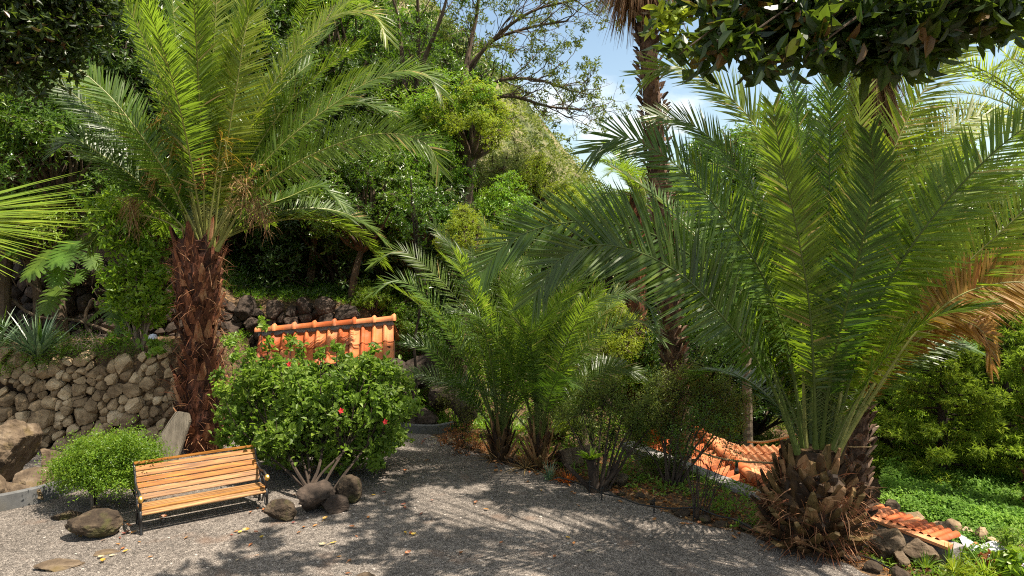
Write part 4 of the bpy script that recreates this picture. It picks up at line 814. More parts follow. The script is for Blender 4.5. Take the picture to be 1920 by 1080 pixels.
def right_palm():
    r = RS(102); b = at(1520, 1022, 8.35); b[2] = 0; c = at(1535, 830, 8.35); D = 8.35
    root = empty('palm_tree', b, 'big date palm with a short stubby trunk spreading over the right side of the gravel', 'palm tree'); mb = MB()
    H = .95; Rf = lambda f: .46 + .13 * math.sin(PI * min(1, f * 1.15)) - .16 * f
    trunk_core(mb, V3(0, 0, 0), H + .25, lambda f: Rf(f) * .9, r)
    stubs(mb, r, V3(0, 0, .02), H, .5, .3, 150, .27, .19, (5, 74), Rf=Rf, fib=6, curve=.25)
    k = 420; a = r.rand(k) * 6.28; z = r.rand(k) ** 1.3 * .8; o = np.stack([np.cos(a), np.sin(a), 0 * a], 1); D_ = nrm(o * .9 + rdir(r, k) * .6 + V3(0, 0, -.25)); blades(mb, o * .5 + np.stack([0 * a, 0 * a, z], 1), D_, nrm(np.cross(D_, rdir(r, k))), r.uniform(.12, .4, k), .014, .35, (1, .8, .4, .1), 1, r.rand(k))
    mb.build('trunk', (M['bootsgreen'], M['fibre']), root)
    S = []; mid = dict(r=r, nl=165, L=.66, w=.030, rad=.023, vee=.18, start=.2)
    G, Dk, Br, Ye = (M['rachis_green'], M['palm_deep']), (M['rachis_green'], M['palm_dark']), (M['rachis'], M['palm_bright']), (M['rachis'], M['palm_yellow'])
    def f(*px, **kw): S.append((A(D, *px), dict(mid, **kw)))
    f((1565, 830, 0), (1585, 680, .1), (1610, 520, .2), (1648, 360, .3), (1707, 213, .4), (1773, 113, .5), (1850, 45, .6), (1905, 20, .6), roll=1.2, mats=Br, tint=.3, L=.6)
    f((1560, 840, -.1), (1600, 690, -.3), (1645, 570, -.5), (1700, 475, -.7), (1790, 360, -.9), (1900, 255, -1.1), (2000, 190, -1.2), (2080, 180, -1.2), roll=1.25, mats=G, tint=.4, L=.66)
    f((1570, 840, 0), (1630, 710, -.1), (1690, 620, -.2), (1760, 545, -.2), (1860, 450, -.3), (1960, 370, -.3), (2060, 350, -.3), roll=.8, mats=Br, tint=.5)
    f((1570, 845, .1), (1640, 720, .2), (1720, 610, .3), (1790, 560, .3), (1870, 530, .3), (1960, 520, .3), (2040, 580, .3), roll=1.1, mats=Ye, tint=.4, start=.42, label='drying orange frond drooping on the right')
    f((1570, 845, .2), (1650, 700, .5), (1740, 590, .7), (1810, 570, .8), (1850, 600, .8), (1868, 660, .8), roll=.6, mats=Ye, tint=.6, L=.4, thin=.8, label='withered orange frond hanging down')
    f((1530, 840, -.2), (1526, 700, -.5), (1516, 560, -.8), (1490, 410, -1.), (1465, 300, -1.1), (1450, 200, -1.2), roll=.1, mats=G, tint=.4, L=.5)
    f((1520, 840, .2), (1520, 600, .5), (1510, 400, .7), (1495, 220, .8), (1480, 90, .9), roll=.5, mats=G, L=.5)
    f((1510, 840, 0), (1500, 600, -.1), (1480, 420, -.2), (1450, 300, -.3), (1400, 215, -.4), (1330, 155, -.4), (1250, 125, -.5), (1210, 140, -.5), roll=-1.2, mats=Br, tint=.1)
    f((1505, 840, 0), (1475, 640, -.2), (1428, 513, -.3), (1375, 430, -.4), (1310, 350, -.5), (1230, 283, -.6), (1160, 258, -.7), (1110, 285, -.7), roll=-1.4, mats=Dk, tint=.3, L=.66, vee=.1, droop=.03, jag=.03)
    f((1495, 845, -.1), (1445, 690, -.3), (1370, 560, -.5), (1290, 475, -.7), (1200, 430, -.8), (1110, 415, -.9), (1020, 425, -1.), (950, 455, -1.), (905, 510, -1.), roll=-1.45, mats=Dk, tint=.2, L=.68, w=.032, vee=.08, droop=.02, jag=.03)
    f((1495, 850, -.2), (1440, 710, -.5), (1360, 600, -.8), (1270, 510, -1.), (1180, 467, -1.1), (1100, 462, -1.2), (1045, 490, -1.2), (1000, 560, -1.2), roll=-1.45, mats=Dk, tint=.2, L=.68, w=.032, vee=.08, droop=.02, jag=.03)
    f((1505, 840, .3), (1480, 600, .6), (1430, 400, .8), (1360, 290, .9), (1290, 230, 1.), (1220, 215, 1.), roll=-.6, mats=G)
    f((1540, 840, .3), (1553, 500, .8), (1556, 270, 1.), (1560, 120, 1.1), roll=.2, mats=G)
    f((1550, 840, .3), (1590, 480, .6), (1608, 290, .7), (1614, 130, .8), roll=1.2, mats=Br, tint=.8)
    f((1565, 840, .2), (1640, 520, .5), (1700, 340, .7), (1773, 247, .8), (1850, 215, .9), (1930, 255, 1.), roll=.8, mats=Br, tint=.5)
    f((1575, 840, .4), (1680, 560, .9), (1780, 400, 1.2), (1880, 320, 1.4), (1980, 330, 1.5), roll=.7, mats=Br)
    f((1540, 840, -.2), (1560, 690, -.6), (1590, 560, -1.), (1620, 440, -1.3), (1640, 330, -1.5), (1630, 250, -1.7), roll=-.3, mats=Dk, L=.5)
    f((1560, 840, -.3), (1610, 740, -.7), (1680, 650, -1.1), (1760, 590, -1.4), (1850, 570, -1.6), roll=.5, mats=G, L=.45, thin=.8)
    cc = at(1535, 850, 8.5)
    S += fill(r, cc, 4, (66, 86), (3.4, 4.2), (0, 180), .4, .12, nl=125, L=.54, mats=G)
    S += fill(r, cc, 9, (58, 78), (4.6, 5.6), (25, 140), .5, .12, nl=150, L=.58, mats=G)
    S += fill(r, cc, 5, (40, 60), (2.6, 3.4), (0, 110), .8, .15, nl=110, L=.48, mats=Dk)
    f((1570, 850, -.2), (1650, 720, -.4), (1730, 610, -.5), (1820, 545, -.5), (1920, 530, -.6), (2010, 580, -.6), roll=1.2, mats=Ye, tint=.3, start=.5, L=.5, label='dull orange frond, lowest on the right')
    f((1570, 850, 0), (1640, 740, 0), (1720, 640, 0), (1790, 600, 0), (1840, 620, 0), (1860, 690, 0), roll=1.1, mats=Ye, tint=.5, start=.5, L=.36, thin=.75, label='hanging withered orange frond with broken leaflets')
    palm_fronds(root, b, S)
right_palm()

def middle_palms():
    for nm, (bx, by), D, lab, sp, seed in (
        ('palm_tree', (938, 868), 11.9, 'left one of the two slender bushy palms at the edge of the gravel',
         [[(0, 0, 0), (905, 740, -.2), (850, 630, -.4), (800, 560, -.5), (745, 525, -.6), (695, 550, -.6)], [(0, 0, 0), (915, 700, 0), (870, 580, .1), (810, 510, .2), (745, 470, .3), (695, 495, .3)],
          [(0, 0, 0), (925, 700, .1), (900, 580, .2), (860, 490, .3), (812, 420, .4)], [(0, 0, 0), (940, 690, -.2), (920, 570, -.4), (880, 490, -.5), (820, 440, -.6)],
          [(0, 0, 0), (950, 680, 0), (955, 560, 0), (935, 470, 0), (905, 415, 0)], [(0, 0, 0), (955, 690, -.3), (975, 570, -.5), (990, 480, -.6), (985, 420, -.7)],
          [(0, 0, 0), (900, 770, -.1), (850, 700, -.2), (800, 650, -.3), (760, 640, -.3)]], 201),
        ('palm_tree', (1012, 882), 11.5, 'right one of the two slender bushy palms, nearer the long arching fronds',
         [[(0, 0, 0), (1010, 740, 0), (1050, 640, 0), (1105, 572, 0), (1165, 550, 0), (1210, 565, 0), (1235, 610, 0)], [(0, 0, 0), (1030, 760, -.1), (1080, 670, -.2), (1140, 620, -.3), (1200, 600, -.3), (1245, 640, -.3)],
          [(0, 0, 0), (1015, 720, .1), (1040, 600, .2), (1075, 520, .3), (1120, 470, .3)], [(0, 0, 0), (1010, 720, -.2), (1005, 600, -.4), (1010, 500, -.5), (1030, 440, -.6)],
          [(0, 0, 0), (1000, 730, .2), (970, 600, .4), (930, 520, .5), (880, 470, .6)], [(0, 0, 0), (1040, 790, .1), (1100, 720, .2), (1150, 690, .2), (1200, 700, .2)],
          [(0, 0, 0), (985, 750, -.2), (940, 650, -.4), (890, 590, -.5), (840, 580, -.5)]], 202)):
        r = RS(seed); b = at(bx, by, D); b[2] = 0; root = empty(nm, b, lab, 'palm tree', None); mb = MB(); Rf = lambda f: .17 - .03 * f
        trunk_core(mb, V3(0, 0, 0), .45, lambda f: Rf(f) * .9, r, n=8); stubs(mb, r, V3(0, 0, 0), .5, .2, .15, 40, .34, .08, (45, 78), Rf=Rf, fib=4); mb.build('trunk', (M['bootsgreen'], M['fibre']), root)
        S = []
        for k, P in enumerate(sp):
            P = [(bx, by - 45, 0)] + P[1:]; S.append((A(D, *P), dict(r=r, nl=100, L=.42, w=.022, rad=.018, roll=(.8 if P[-1][0] > bx else -.8), mats=(M['rachis_green'], M['palm'] if k % 3 else M['palm_dark']), start=.22)))
        c = b + V3(0, 0, .45)
        S += fill(r, c, 12, (70, 88), (2.7, 3.7), (0, 360), .55, .06, nl=90, L=.38, w=.02, rad=.016, start=.25, mats=(M['rachis_green'], M['palm']))
        S += fill(r, c, 4, (50, 68), (2.2, 3.0), (0, 360), .8, .08, nl=85, L=.36, w=.02, rad=.015, start=.25, mats=(M['rachis_green'], M['palm_dark']))
        palm_fronds(root, b, S)
middle_palms()

def fan_trunk(px_base, px_top, D, Rb, label, seed, skirt=None, gz=None, fronds=True):
    r = RS(seed); b = at(*px_base, D); t = at(*px_top, D); gz = tz(b[0], b[1]) - .1 if gz is None else gz
    v = (t - b) / (t[2] - b[2]); b2 = b + v * (gz - b[2]); H = t[2] - gz; root = empty('fan_palm', b2, label, 'palm tree'); mb = MB()
    n = 40; z = np.linspace(0, 1, n); P = np.array([v * (q * H) for q in z]); tube(mb, P, Rb * (1.05 - .12 * z) , 12, 0, .35, rough=.05, rng=r)
    m = int(H * 42)
    for i in range(m):
        f = (i + .5) / m; c = v * (f * H); a = i * 2.39996 + r.normal() * .2; o = V3(math.cos(a), math.sin(a), 0); tg = V3(-o[1], o[0], 0); L = r.uniform(.10, .2); w = r.uniform(.10, .16)
        up = nrm(o * r.uniform(.4, 1.1) + V3(0, 0, 1) + tg * r.uniform(-1.1, 1.1)); Rr = Rb * .97
        V = np.array([c + o * Rr - tg * w / 2 - V3(0, 0, .05), c + o * Rr + tg * w / 2 - V3(0, 0, .05), c + o * (Rr + .05) + up * L + tg * w * .25, c + o * (Rr + .04) + up * L - tg * w * .25, c + o * (Rr + .05) , c + o * (Rr - .02) + up * L * .8])
        mb.add(V, [np.array([[0, 4, 3], [4, 1, 2], [4, 2, 3]]), np.array([[0, 3, 5], [3, 2, 5], [2, 1, 5]])], 0, r.rand())
        if r.rand() < .7:
            k = 3; D_ = nrm(o * 1. + rdir(r, k) * .7); blades(mb, np.repeat((c + o * Rr)[None], k, 0), D_, nrm(np.cross(D_, rdir(r, k))), r.uniform(.05, .17, k), .012, .2, (1, .8, .1), 1, r.rand(k))
    mb.build('trunk', (M['fanbark'], M['fibre']), root)
    return root, b2, v, H, r
def washingtonias():
    root, b, v, H, r = fan_trunk((1266, 700), (1204, -40), 12.6, .165, 'tall fan palm with a ragged brown trunk and a dead leaf skirt against the sky', 301)
    # skirt of dead leaves and the crown above, out of the picture
    mb = MB(); top = v * (H + .3); k = 2600; a = r.rand(k) * 6.28; o = np.stack([np.cos(a), np.sin(a), 0 * a], 1); zz = r.rand(k) * 1.6
    B = top + V3(0, 0, 1.1) + o * (.16 + .15 * r.rand(k))[:, None] - np.stack([0 * a, 0 * a, zz * .75], 1); D_ = nrm(o * r.uniform(.15, .95, k)[:, None] + V3(0, 0, -1) + rdir(r, k) * .12)
    blades(mb, B, D_, nrm(np.cross(D_, o + rdir(r, k) * .6)), r.uniform(.5, 1.15, k), r.uniform(.015, .045, k), .35, (.7, 1, .6, .1), 0, r.rand(k)); mb.build('dead_leaf_skirt', M['skirt'], root)
    for i in range(22):
        mb = MB(); a = i * 2.4; e = r.uniform(.1, 1.3); o = V3(math.cos(a), math.sin(a), 0); c = top + V3(0, 0, 1.4); h = c + (o * math.cos(e) + V3(0, 0, math.sin(e))) * r.uniform(.8, 1.1); tube(mb, [c, (c + h) / 2 + V3(0, 0, .05), h], .02, 5, 0)
        fan(mb, r, h, nrm(h - c), 34, .85, .05, 1); mb.build('fan_leaf', (M['rachis'], M['palm_bright']), root)
    # second fan palm behind the big date palm
    root, b, v, H, r = fan_trunk((1606, 900), (1640, 60), 10.6, .14, 'fan palm trunk rising directly behind the big date palm', 302)
    mb = MB(); k = 1500; a = r.rand(k) * 6.28; o = np.stack([np.cos(a), np.sin(a), 0 * a], 1); zz = r.rand(k) * 2.2
    B = v * H + o * .16 - np.stack([0 * a, 0 * a, zz - .5], 1); D_ = nrm(o * r.uniform(.15, .6, k)[:, None] + V3(0, 0, -1) + rdir(r, k) * .1); blades(mb, B, D_, nrm(np.cross(D_, o + rdir(r, k) * .6)), r.uniform(.4, .9, k), r.uniform(.015, .04, k), .3, (.7, 1, .6, .1), 0, r.rand(k)); mb.build('dead_leaf_skirt', M['skirt'], root)
    for i in range(16):
        mb = MB(); a = i * 2.4; e = r.uniform(.2, 1.3); o = V3(math.cos(a), math.sin(a), 0); c = v * H + V3(0, 0, .3); h = c + (o * math.cos(e) + V3(0, 0, math.sin(e))) * r.uniform(.8, 1.); tube(mb, [c, (c + h) / 2 + V3(0, 0, .05), h], .02, 5, 0)
        fan(mb, r, h, nrm(h - c), 34, .8, .05, 1); mb.build('fan_leaf', (M['rachis'], M['palm_bright']), root)
    # thin pale trunk farther back
    r = RS(303); b = at(1405, 880, 15.0); t = at(1398, 560, 15.0); g_ = tz(b[0], b[1]); b[2] = g_; root = empty('slender_palm', b, 'slender pale ringed palm trunk standing beyond the sunken roof', 'palm tree'); mb = MB(); z = np.linspace(0, 1, 60); tube(mb, (t - b)[None] * z[:, None], .115 * (1 - .2 * z) * (1 + .06 * (np.arange(60) % 2)), 9, 0, .5, rough=.03, rng=r); mb.build('trunk', M['barkgrey'], root)
    palm_fronds(root, b, fill(r, t, 12, (10, 70), (2.0, 2.6), (0, 360), 1.0, .05, nl=70, L=.4, w=.022, rad=.015, mats=(M['rachis_green'], M['palm'])))
def fan(mb, r, hub, d, n, L, w, mi, spread=2.4, N=None, droop=.25, tint=None):
    d = nrm(d); N = nrm(np.cross(d, V3(-d[1], d[0], 0.001))) if N is None else np.array(N, float); N = N if N[2] > 0 else -N; S = np.cross(d, N); a = np.linspace(-spread / 2, spread / 2, n) * (1 + r.normal() * .02)
    D = nrm(d * np.cos(a)[:, None] + S * np.sin(a)[:, None] + N * (.08 * np.cos(a * 40))[:, None]); Wd = nrm(np.cross(D, N)); l = L * (.75 + .25 * np.cos(a)) * (1 + r.normal(size=n) * .05)
    blades(mb, np.repeat(np.array(hub)[None], n, 0), D, Wd, l, w, droop, (.15, 1.0, 1., .35, .08), mi, np.clip((r.rand(n) if tint is None else tint + r.rand(n) * .4), 0, 1))
washingtonias()
def edge_fan():
    r = RS(305); hub = at(-165, 405, 7.6); b = hub * V3(1, 1, 0) + V3(-.9, .6, 0); b[2] = 0
    root = empty('fan_palm', b, 'fan palm reaching in from the left edge with drooping yellow green leaf tips', 'palm tree'); mb = MB()
    tube(mb, [V3(0, 0, 0), V3(0, 0, 1.2), V3(.02, 0, 2.6)], .16, 10, 0, .3); stubs(mb, r, V3(0, 0, 0), 2.6, .17, .17, 60, .2, .1, (40, 75), fib=3); mb.build('trunk', (M['boots'], M['fibre']), root)
    for hp, tp, L, sp, dn in (((-190, 420, 7.7), (160, 395, 7.5), 2.05, 1.0, .06), ((-230, 300, 8.2), (60, 220, 8.6), 1.2, 1.6, .2), ((-260, 500, 8.0), (-60, 620, 7.7), 1.1, 1.5, .2)):
        mb = MB(); h = at(*hp) - b; d = at(*tp) - b - h; tube(mb, [V3(0, 0, 2.6), (h + V3(0, 0, 2.6)) / 2 + V3(0, 0, .2), h], .02, 5, 0)
        fan(mb, r, h, d, 46, L, .045, 1, sp, N=V3(.1, -.62, .78), droop=dn, tint=.3); fan(mb, r, h, d, 46, L * .9, .02, 1, sp, N=V3(.1, -.5, .8), droop=dn * 2.4, tint=.6); mb.build('fan_leaf', (M['rachis'], M['yellowleaf']), root)
edge_fan()
def far_palms():
    for i, (px, py, D, R, lab, m, n) in enumerate([(1195, 370, 17.5, 1.9, 'feathery date palm crown behind the tall fan palm trunk', 'palm', 22), (1975, 250, 11.6, 3.3, 'sunlit yellow green palm behind the big date palm at upper right', 'palm_bright', 34), (1045, 790, 13.3, .9, 'small bright young palm behind the right slender palm', 'palm_bright', 14), (1660, 850, 12.0, 1.0, 'young light green palm at the foot of the fan palm on the right', 'palm_bright', 18), (610, 520, 19.5, 1.1, 'small dark palm seedling above the basalt wall', 'palm_dark', 12), (545, 130, 20.5, 3.2, 'silvery green palm crown behind the tall date palm', 'palm', 22)]):
        r = RS(400 + i); c = at(px, py, D); g_ = tz(c[0], c[1]) - .05; big = R > 1.5; b = V3(c[0], c[1], g_); root = empty('palm_tree' if big else 'young_palm', b, lab, 'palm tree'); mb = MB()
        h = max(.15, c[2] - g_) if big else .15; c0 = V3(0, 0, h); tube(mb, [V3(0, 0, 0), c0 / 2, c0], .22 if big else .07, 9, 0, .4, rough=.08, rng=r); stubs(mb, r, V3(0, 0, 0), h, .22, .22, int(40 * max(h, .5)) if big else 16, .2, .1, (50, 75), Rf=lambda f: .22 if big else .07, fib=2); mb.build('trunk', (M['boots'], M['fibre']), root)
        palm_fronds(root, V3(0, 0, 0), fill(r, c0, n, (15, 80), (R * .8, R * 1.15), (0, 360), .9, .05, nl=75 if big else 45, L=.42 * min(1, R / 2 + .1), w=.022 if big else .016, rad=.018 if big else .008, mats=(M['rachis'], M[m])))
far_palms()
# ------------------------------------------------------------------ broadleaf trees and shrubs
def clumps(r, n, R, squash=.85, shell=.45, gap=.0):
    d = rdir(r, n); rad = (shell + (1 - shell) * r.rand(n)) ** .7; C = d * rad[:, None] * np.array([R, R, R * squash]); C[:, 2] = np.where(C[:, 2] < -R * squash * .55, -C[:, 2] * .5, C[:, 2]); return C
def crown_mesh(name, seed, m, R=2.4, ncl=46, cr=.62, nros=34, nl=7, L=.13, Wd=.05, squash=.85, shape='rhomb', shell=.4, bark='bark', twig=.012, limbr=.07, fold=.3, spread=(35, 95), flat=1.0):
    r = RS(seed); C = clumps(r, ncl, R, squash, shell); mb = MB(); lb = MB(); root = V3(0, 0, -R * squash * .9); P = []; Ax = []; Ti = []
    for i, c in enumerate(C):
        mid = root * .45 + c * .35 + rdir(r, 1)[0] * R * .12 + V3(0, 0, -.1 * R); cu, _ = poly_curve([root, mid, c], 9); tube(lb, cu, np.linspace(limbr, twig, 9), 5, 0, .4)
        k = int(nros * r.uniform(.6, 1.3)); d = rdir(r, k); rr = cr * r.uniform(.7, 1.25); o = d * (r.rand(k, 1) ** .45) * rr * np.array([1, 1, .75 * flat]); p = c + o
        ax = nrm(d + nrm(c[None])*.6 + V3(0, 0, .55) + rdir(r, k) * .35); P.append(p); Ax.append(ax); Ti.append(np.clip(r.rand() * .35 + r.rand(k) * .2, 0, .55))
        for q in range(0, k, 4): tube(lb, [c, (c + p[q]) / 2 + rdir(r, 1)[0] * .04, p[q]], [twig, twig * .7, .004], 3, 0, .4, cap=False)
    rosettes(mb, r, np.concatenate(P), np.concatenate(Ax), nl, L, Wd, shape, 0, np.concatenate(Ti), spread, L * .6, fold)
    return mb.mesh(name, M[m]), lb.mesh('limbs', M[bark])
PR = {}
PR['laurel'] = crown_mesh('crown', 1, 'laurel', R=2.3, ncl=60, cr=.62, nros=46, nl=8, L=.15, Wd=.05)
PR['dark'] = crown_mesh('crown', 2, 'darkleaf', R=2.4, ncl=60, cr=.7, nros=44, nl=7, L=.15, Wd=.055, bark='barkdark')
PR['bright'] = crown_mesh('crown', 3, 'bright', R=1.6, ncl=44, cr=.5, nros=42, nl=8, L=.12, Wd=.042)
PR['olive'] = crown_mesh('crown', 4, 'olive', R=2.2, ncl=60, cr=.5, nros=52, nl=8, L=.085, Wd=.03, shell=.3)
PR['yellow'] = crown_mesh('crown', 5, 'yellowleaf', R=1.3, ncl=34, cr=.42, nros=46, nl=8, L=.09, Wd=.035)
PR['fine'] = crown_mesh('crown', 6, 'olive', R=1.0, ncl=34, cr=.34, nros=60, nl=9, L=.042, Wd=.018, bark='barkdark', twig=.006, limbr=.025)
PR['finedark'] = crown_mesh('crown', 7, 'laurel', R=1.0, ncl=34, cr=.36, nros=60, nl=9, L=.045, Wd=.02, bark='barkdark', twig=.006, limbr=.025)
def conifer_mesh(seed):
    r = RS(seed); mb = MB(); lb = MB(); H = 5.5
    for i in range(72):
        f = (i + .5) / 72; z = .5 + f * (H - .6); R = (1.9 * (1 - f) ** .75 + .25) * r.uniform(.7, 1.15); a = i * 2.4 + r.normal() * .3; o = V3(math.cos(a), math.sin(a), 0); e = o * R + V3(0, 0, z + .12 * R + r.normal() * .1); s = V3(0, 0, z - .15)
        cu, _ = poly_curve([s, (s + e) / 2 + V3(0, 0, -.08), e], 8); tube(lb, cu, np.linspace(.035, .006, 8), 4, 0, .4)
        k = int(52 * R / 1.2); t = r.rand(k) ** .6 * .9 + .1; B = s + (e - s) * t[:, None] + rdir(r, k) * np.array([.26, .26, .12]) * (1 - .3 * t[:, None]); D = nrm(o * .8 + rdir(r, k) * .9 + V3(0, 0, .15)); B = np.repeat(B, 9, 0); D = nrm(np.repeat(D, 9, 0) + r.normal(size=(k * 9, 3)) * .55)
        leaves(mb, B, D, np.tile(V3(0, 0, 1), (len(B), 1)) + r.normal(size=(len(B), 3)) * .4, .17 * r.uniform(.5, 1.2, len(B)), .030, 0, np.clip(np.repeat(r.rand(k) * .5, 9) + r.rand(len(B)) * .4 + .15 * t.repeat(9), 0, 1), 'rhomb', .4, .2)
    return mb.mesh('crown', M['conifer']), lb.mesh('limbs', M['barkdark'])
PR['conifer'] = conifer_mesh(8)
def tree(kind, px, py, D, s, label, name='tree', seed=0, tr=None, lean=None, grp='background trees', bark='bark', sq=1.0):
    r = RS(1000 + seed); c = at(px, py, D); R = {'laurel': 2.3, 'dark': 2.4, 'bright': 1.6, 'olive': 2.2, 'yellow': 1.3, 'fine': 1.0, 'finedark': 1.0}[kind] * s
    gx = c + (V3(r.normal() * .25, r.normal() * .2, 0) if lean is None else V3(*lean)); g_ = tz(gx[0], gx[1]) - .1; b = V3(gx[0], gx[1], min(g_, c[2] - R * .8)); root = empty(name, b, label, 'shrub' if 'shrub' in name else 'tree', grp)
    me, lm = PR[kind]; o = bpy.data.objects.new('crown', me); COL.objects.link(o); o.parent = root; o.location = tuple(c - b); rz = r.rand() * 6.28; o.rotation_euler = (0, 0, rz); o.scale = (s, s, s * sq)
    o = bpy.data.objects.new('limbs', lm); COL.objects.link(o); o.parent = root; o.location = tuple(c - b); o.rotation_euler = (0, 0, rz); o.scale = (s, s, s * sq)
    j = c - b + V3(0, 0, -R * .85 * .9 * sq)
    if j[2] > .15:
        mb = MB(); tr = tr or .05 + .03 * j[2]; P, _ = poly_curve([V3(0, 0, 0), j * .5 + V3(r.normal() * .12, r.normal() * .1, 0), j + V3(0, 0, .15)], 12); tube(mb, P, np.linspace(tr * 1.3, tr * .75, 12), 9, 0, .5, rough=.06, rng=r); mb.build('trunk', M[bark], root)
    return root
def forest():
    T = [  # kind, px, py, D, scale, label
     ('dark', 60, 60, 17.5, 1.25, 'dense dark tree filling the top left corner'), ('laurel', 20, 210, 15.2, .95, 'glossy green tree at the left edge above the fan leaf'),
     ('laurel', 120, 300, 15.5, .8, 'leafy tree left of the date palm, behind the small left fronds'), ('bright', 60, 420, 15.2, .75, 'bright young tree behind the fan leaf at the left edge'),
     ('dark', 240, 200, 18.5, 1.3, 'dark tree directly behind the left fronds of the tall date palm'), ('dark', 400, 330, 19.5, 1.25, 'dark tree behind the crown centre of the tall date palm'),
     ('laurel', 200, 20, 20.5, 1.3, 'tall green tree behind the upper left fronds'), ('dark', 420, 60, 22, 1.5, 'tall dark tree behind the top of the date palm'),
     ('laurel', 640, 90, 23, 1.25, 'tall tree behind the upper right fronds of the date palm'), ('dark', 560, 250, 20, 1.2, 'dark tree between the date palm and the glossy laurel'),
     ('laurel', 680, 370, 17.6, .78, 'glossy laurel with sunlit leaf clusters above the tiled shelter'), ('laurel', 590, 350, 18.6, .7, 'laurel clump just right of the date palm crown'),
     ('bright', 860, 215, 19.5, .80, 'bright sunlit green tree below the bare branched tree'), ('bright', 800, 320, 18.8, .75, 'bright green crown right of the glossy laurel'),
     ('bright', 740, 250, 20.5, .9, 'bright green tree behind the lowest arching fronds of the date palm'), ('bright', 930, 400, 20, .8, 'light green tree above the yellow green shrub'),
     ('dark', 530, 470, 20.5, 1.1, 'deeply shaded tree behind the basalt wall'), ('dark', 660, 480, 19.6, 1.0, 'shaded tree above the tiled shelter'), ('dark', 780, 460, 19.0, .85, 'shaded tree behind the thin sapling'),
     ('olive', 960, 335, 24.5, .78, 'olive green feathery tree in front of the hillside'), ('olive', 1040, 420, 25.5, .65, 'thin leaved olive tree low on the hillside'), ('olive', 905, 350, 22.5, .7, 'olive toned tree beside the bright green crown'),
     ('yellow', 880, 445, 16.4, .62, 'yellow green shrub lit by the sun above the slender palms'), ('yellow', 1060, 420, 21, .9, 'yellow green tree left of the tall fan palm'), ('bright', 1140, 440, 21, .9, 'pale green tree behind the long arching fronds'),
     ('yellow', 1130, 630, 16.5, .80, 'sunlit yellow green shrub left of the fan palm trunk'), ('yellow', 1210, 690, 17.5, .8, 'sunlit shrub right behind the fan palm trunk'), ('olive', 1090, 700, 14.6, .40, 'small leaved shrub below the sunlit yellow green one'),
     ('yellow', 885, 235, 19.0, .95, 'yellow green sunlit crown beside the bright green tree under the bare branches'), ('yellow', 1000, 350, 23.0, .9, 'yellow green bushy tree at the foot of the hillside'), ('bright', 300, 430, 17.0, .6, 'sunlit green bush seen behind the stalks of the tall date palm'),
     ('dark', 1330, 700, 17, .8, 'dark shrubby tree right of the fan palm trunk'), ('laurel', 1250, 480, 22, 1.1, 'green tree behind the middle of the fan palm trunk'), ('laurel', 1400, 380, 24, 1.3, 'tree behind the left fronds of the big date palm'),
     ('dark', 1500, 620, 19, 1.1, 'dark tree behind the centre of the big date palm'), ('laurel', 1560, 330, 25, 1.7, 'bright tree behind the top of the big date palm'), ('bright', 1720, 380, 24, 1.7, 'bright green tree behind the right fronds of the big date palm'),
     ('laurel', 1870, 450, 22, 1.2, 'green tree behind the yellow palm at the right edge'), ('dark', 1000, 540, 20, .9, 'dark tree behind the left slender palm'), ('dark', 880, 560, 18.2, .75, 'shaded shrubby tree left of the slender palms'),
     ('bright', 700, 560, 17.3, .33, 'bright bush beside the right end of the basalt wall'), ('laurel', 800, 620, 16.4, .32, 'low leafy bush right of the tiled roof'), ('bright', 760, 585, 17.6, .36, 'bright low bush behind the thin sapling'), ('laurel', 850, 640, 15.8, .30, 'small glossy bush above the dark rocks'),
     ('dark', 1420, 720, 18.5, .75, 'dark bushy tree behind the slender pale trunk'), ('laurel', 1330, 560, 20, .9, 'mid green tree glimpsed between the fronds right of the fan palm')]
    for i, (k, px, py, D, s, lab) in enumerate(T): tree(k, px, py, D, s, lab, 'shrub' if s < .5 else 'tree', i)
    # plain trunks seen in the shade
    for i, (px, y0, y1, D, R, lab) in enumerate([(797, 625, 470, 17.6, .16, 'pale stout trunk in the shade right of the tiled roof'), (764, 620, 480, 18.2, .07, 'thin trunk left of the pale stout one'), (880, 130, 20, 22, .0, '')][:2]):
        b = at(px, y0, D); t = at(px - 6, y1, D); g_ = tz(b[0], b[1]) - .05; b[2] = g_; root = empty('tree', b, lab, 'tree'); mb = MB(); P, _ = poly_curve([V3(0, 0, 0), (t - b) * .5 + V3(.03, 0, 0), t - b], 10); tube(mb, P, np.linspace(R, R * .8, 10), 9, 0, .5, rough=.05, rng=RS(i)); mb.build('trunk', M['barkgrey'], root)
        me, lm = PR['laurel']
        for nm, mm in (('crown', me), ('limbs', lm)): o = bpy.data.objects.new(nm, mm); COL.objects.link(o); o.parent = root; o.location = tuple(t - b + V3(0, 0, .8)); o.scale = (.45,) * 3; o.rotation_euler = (0, 0, i)
forest()
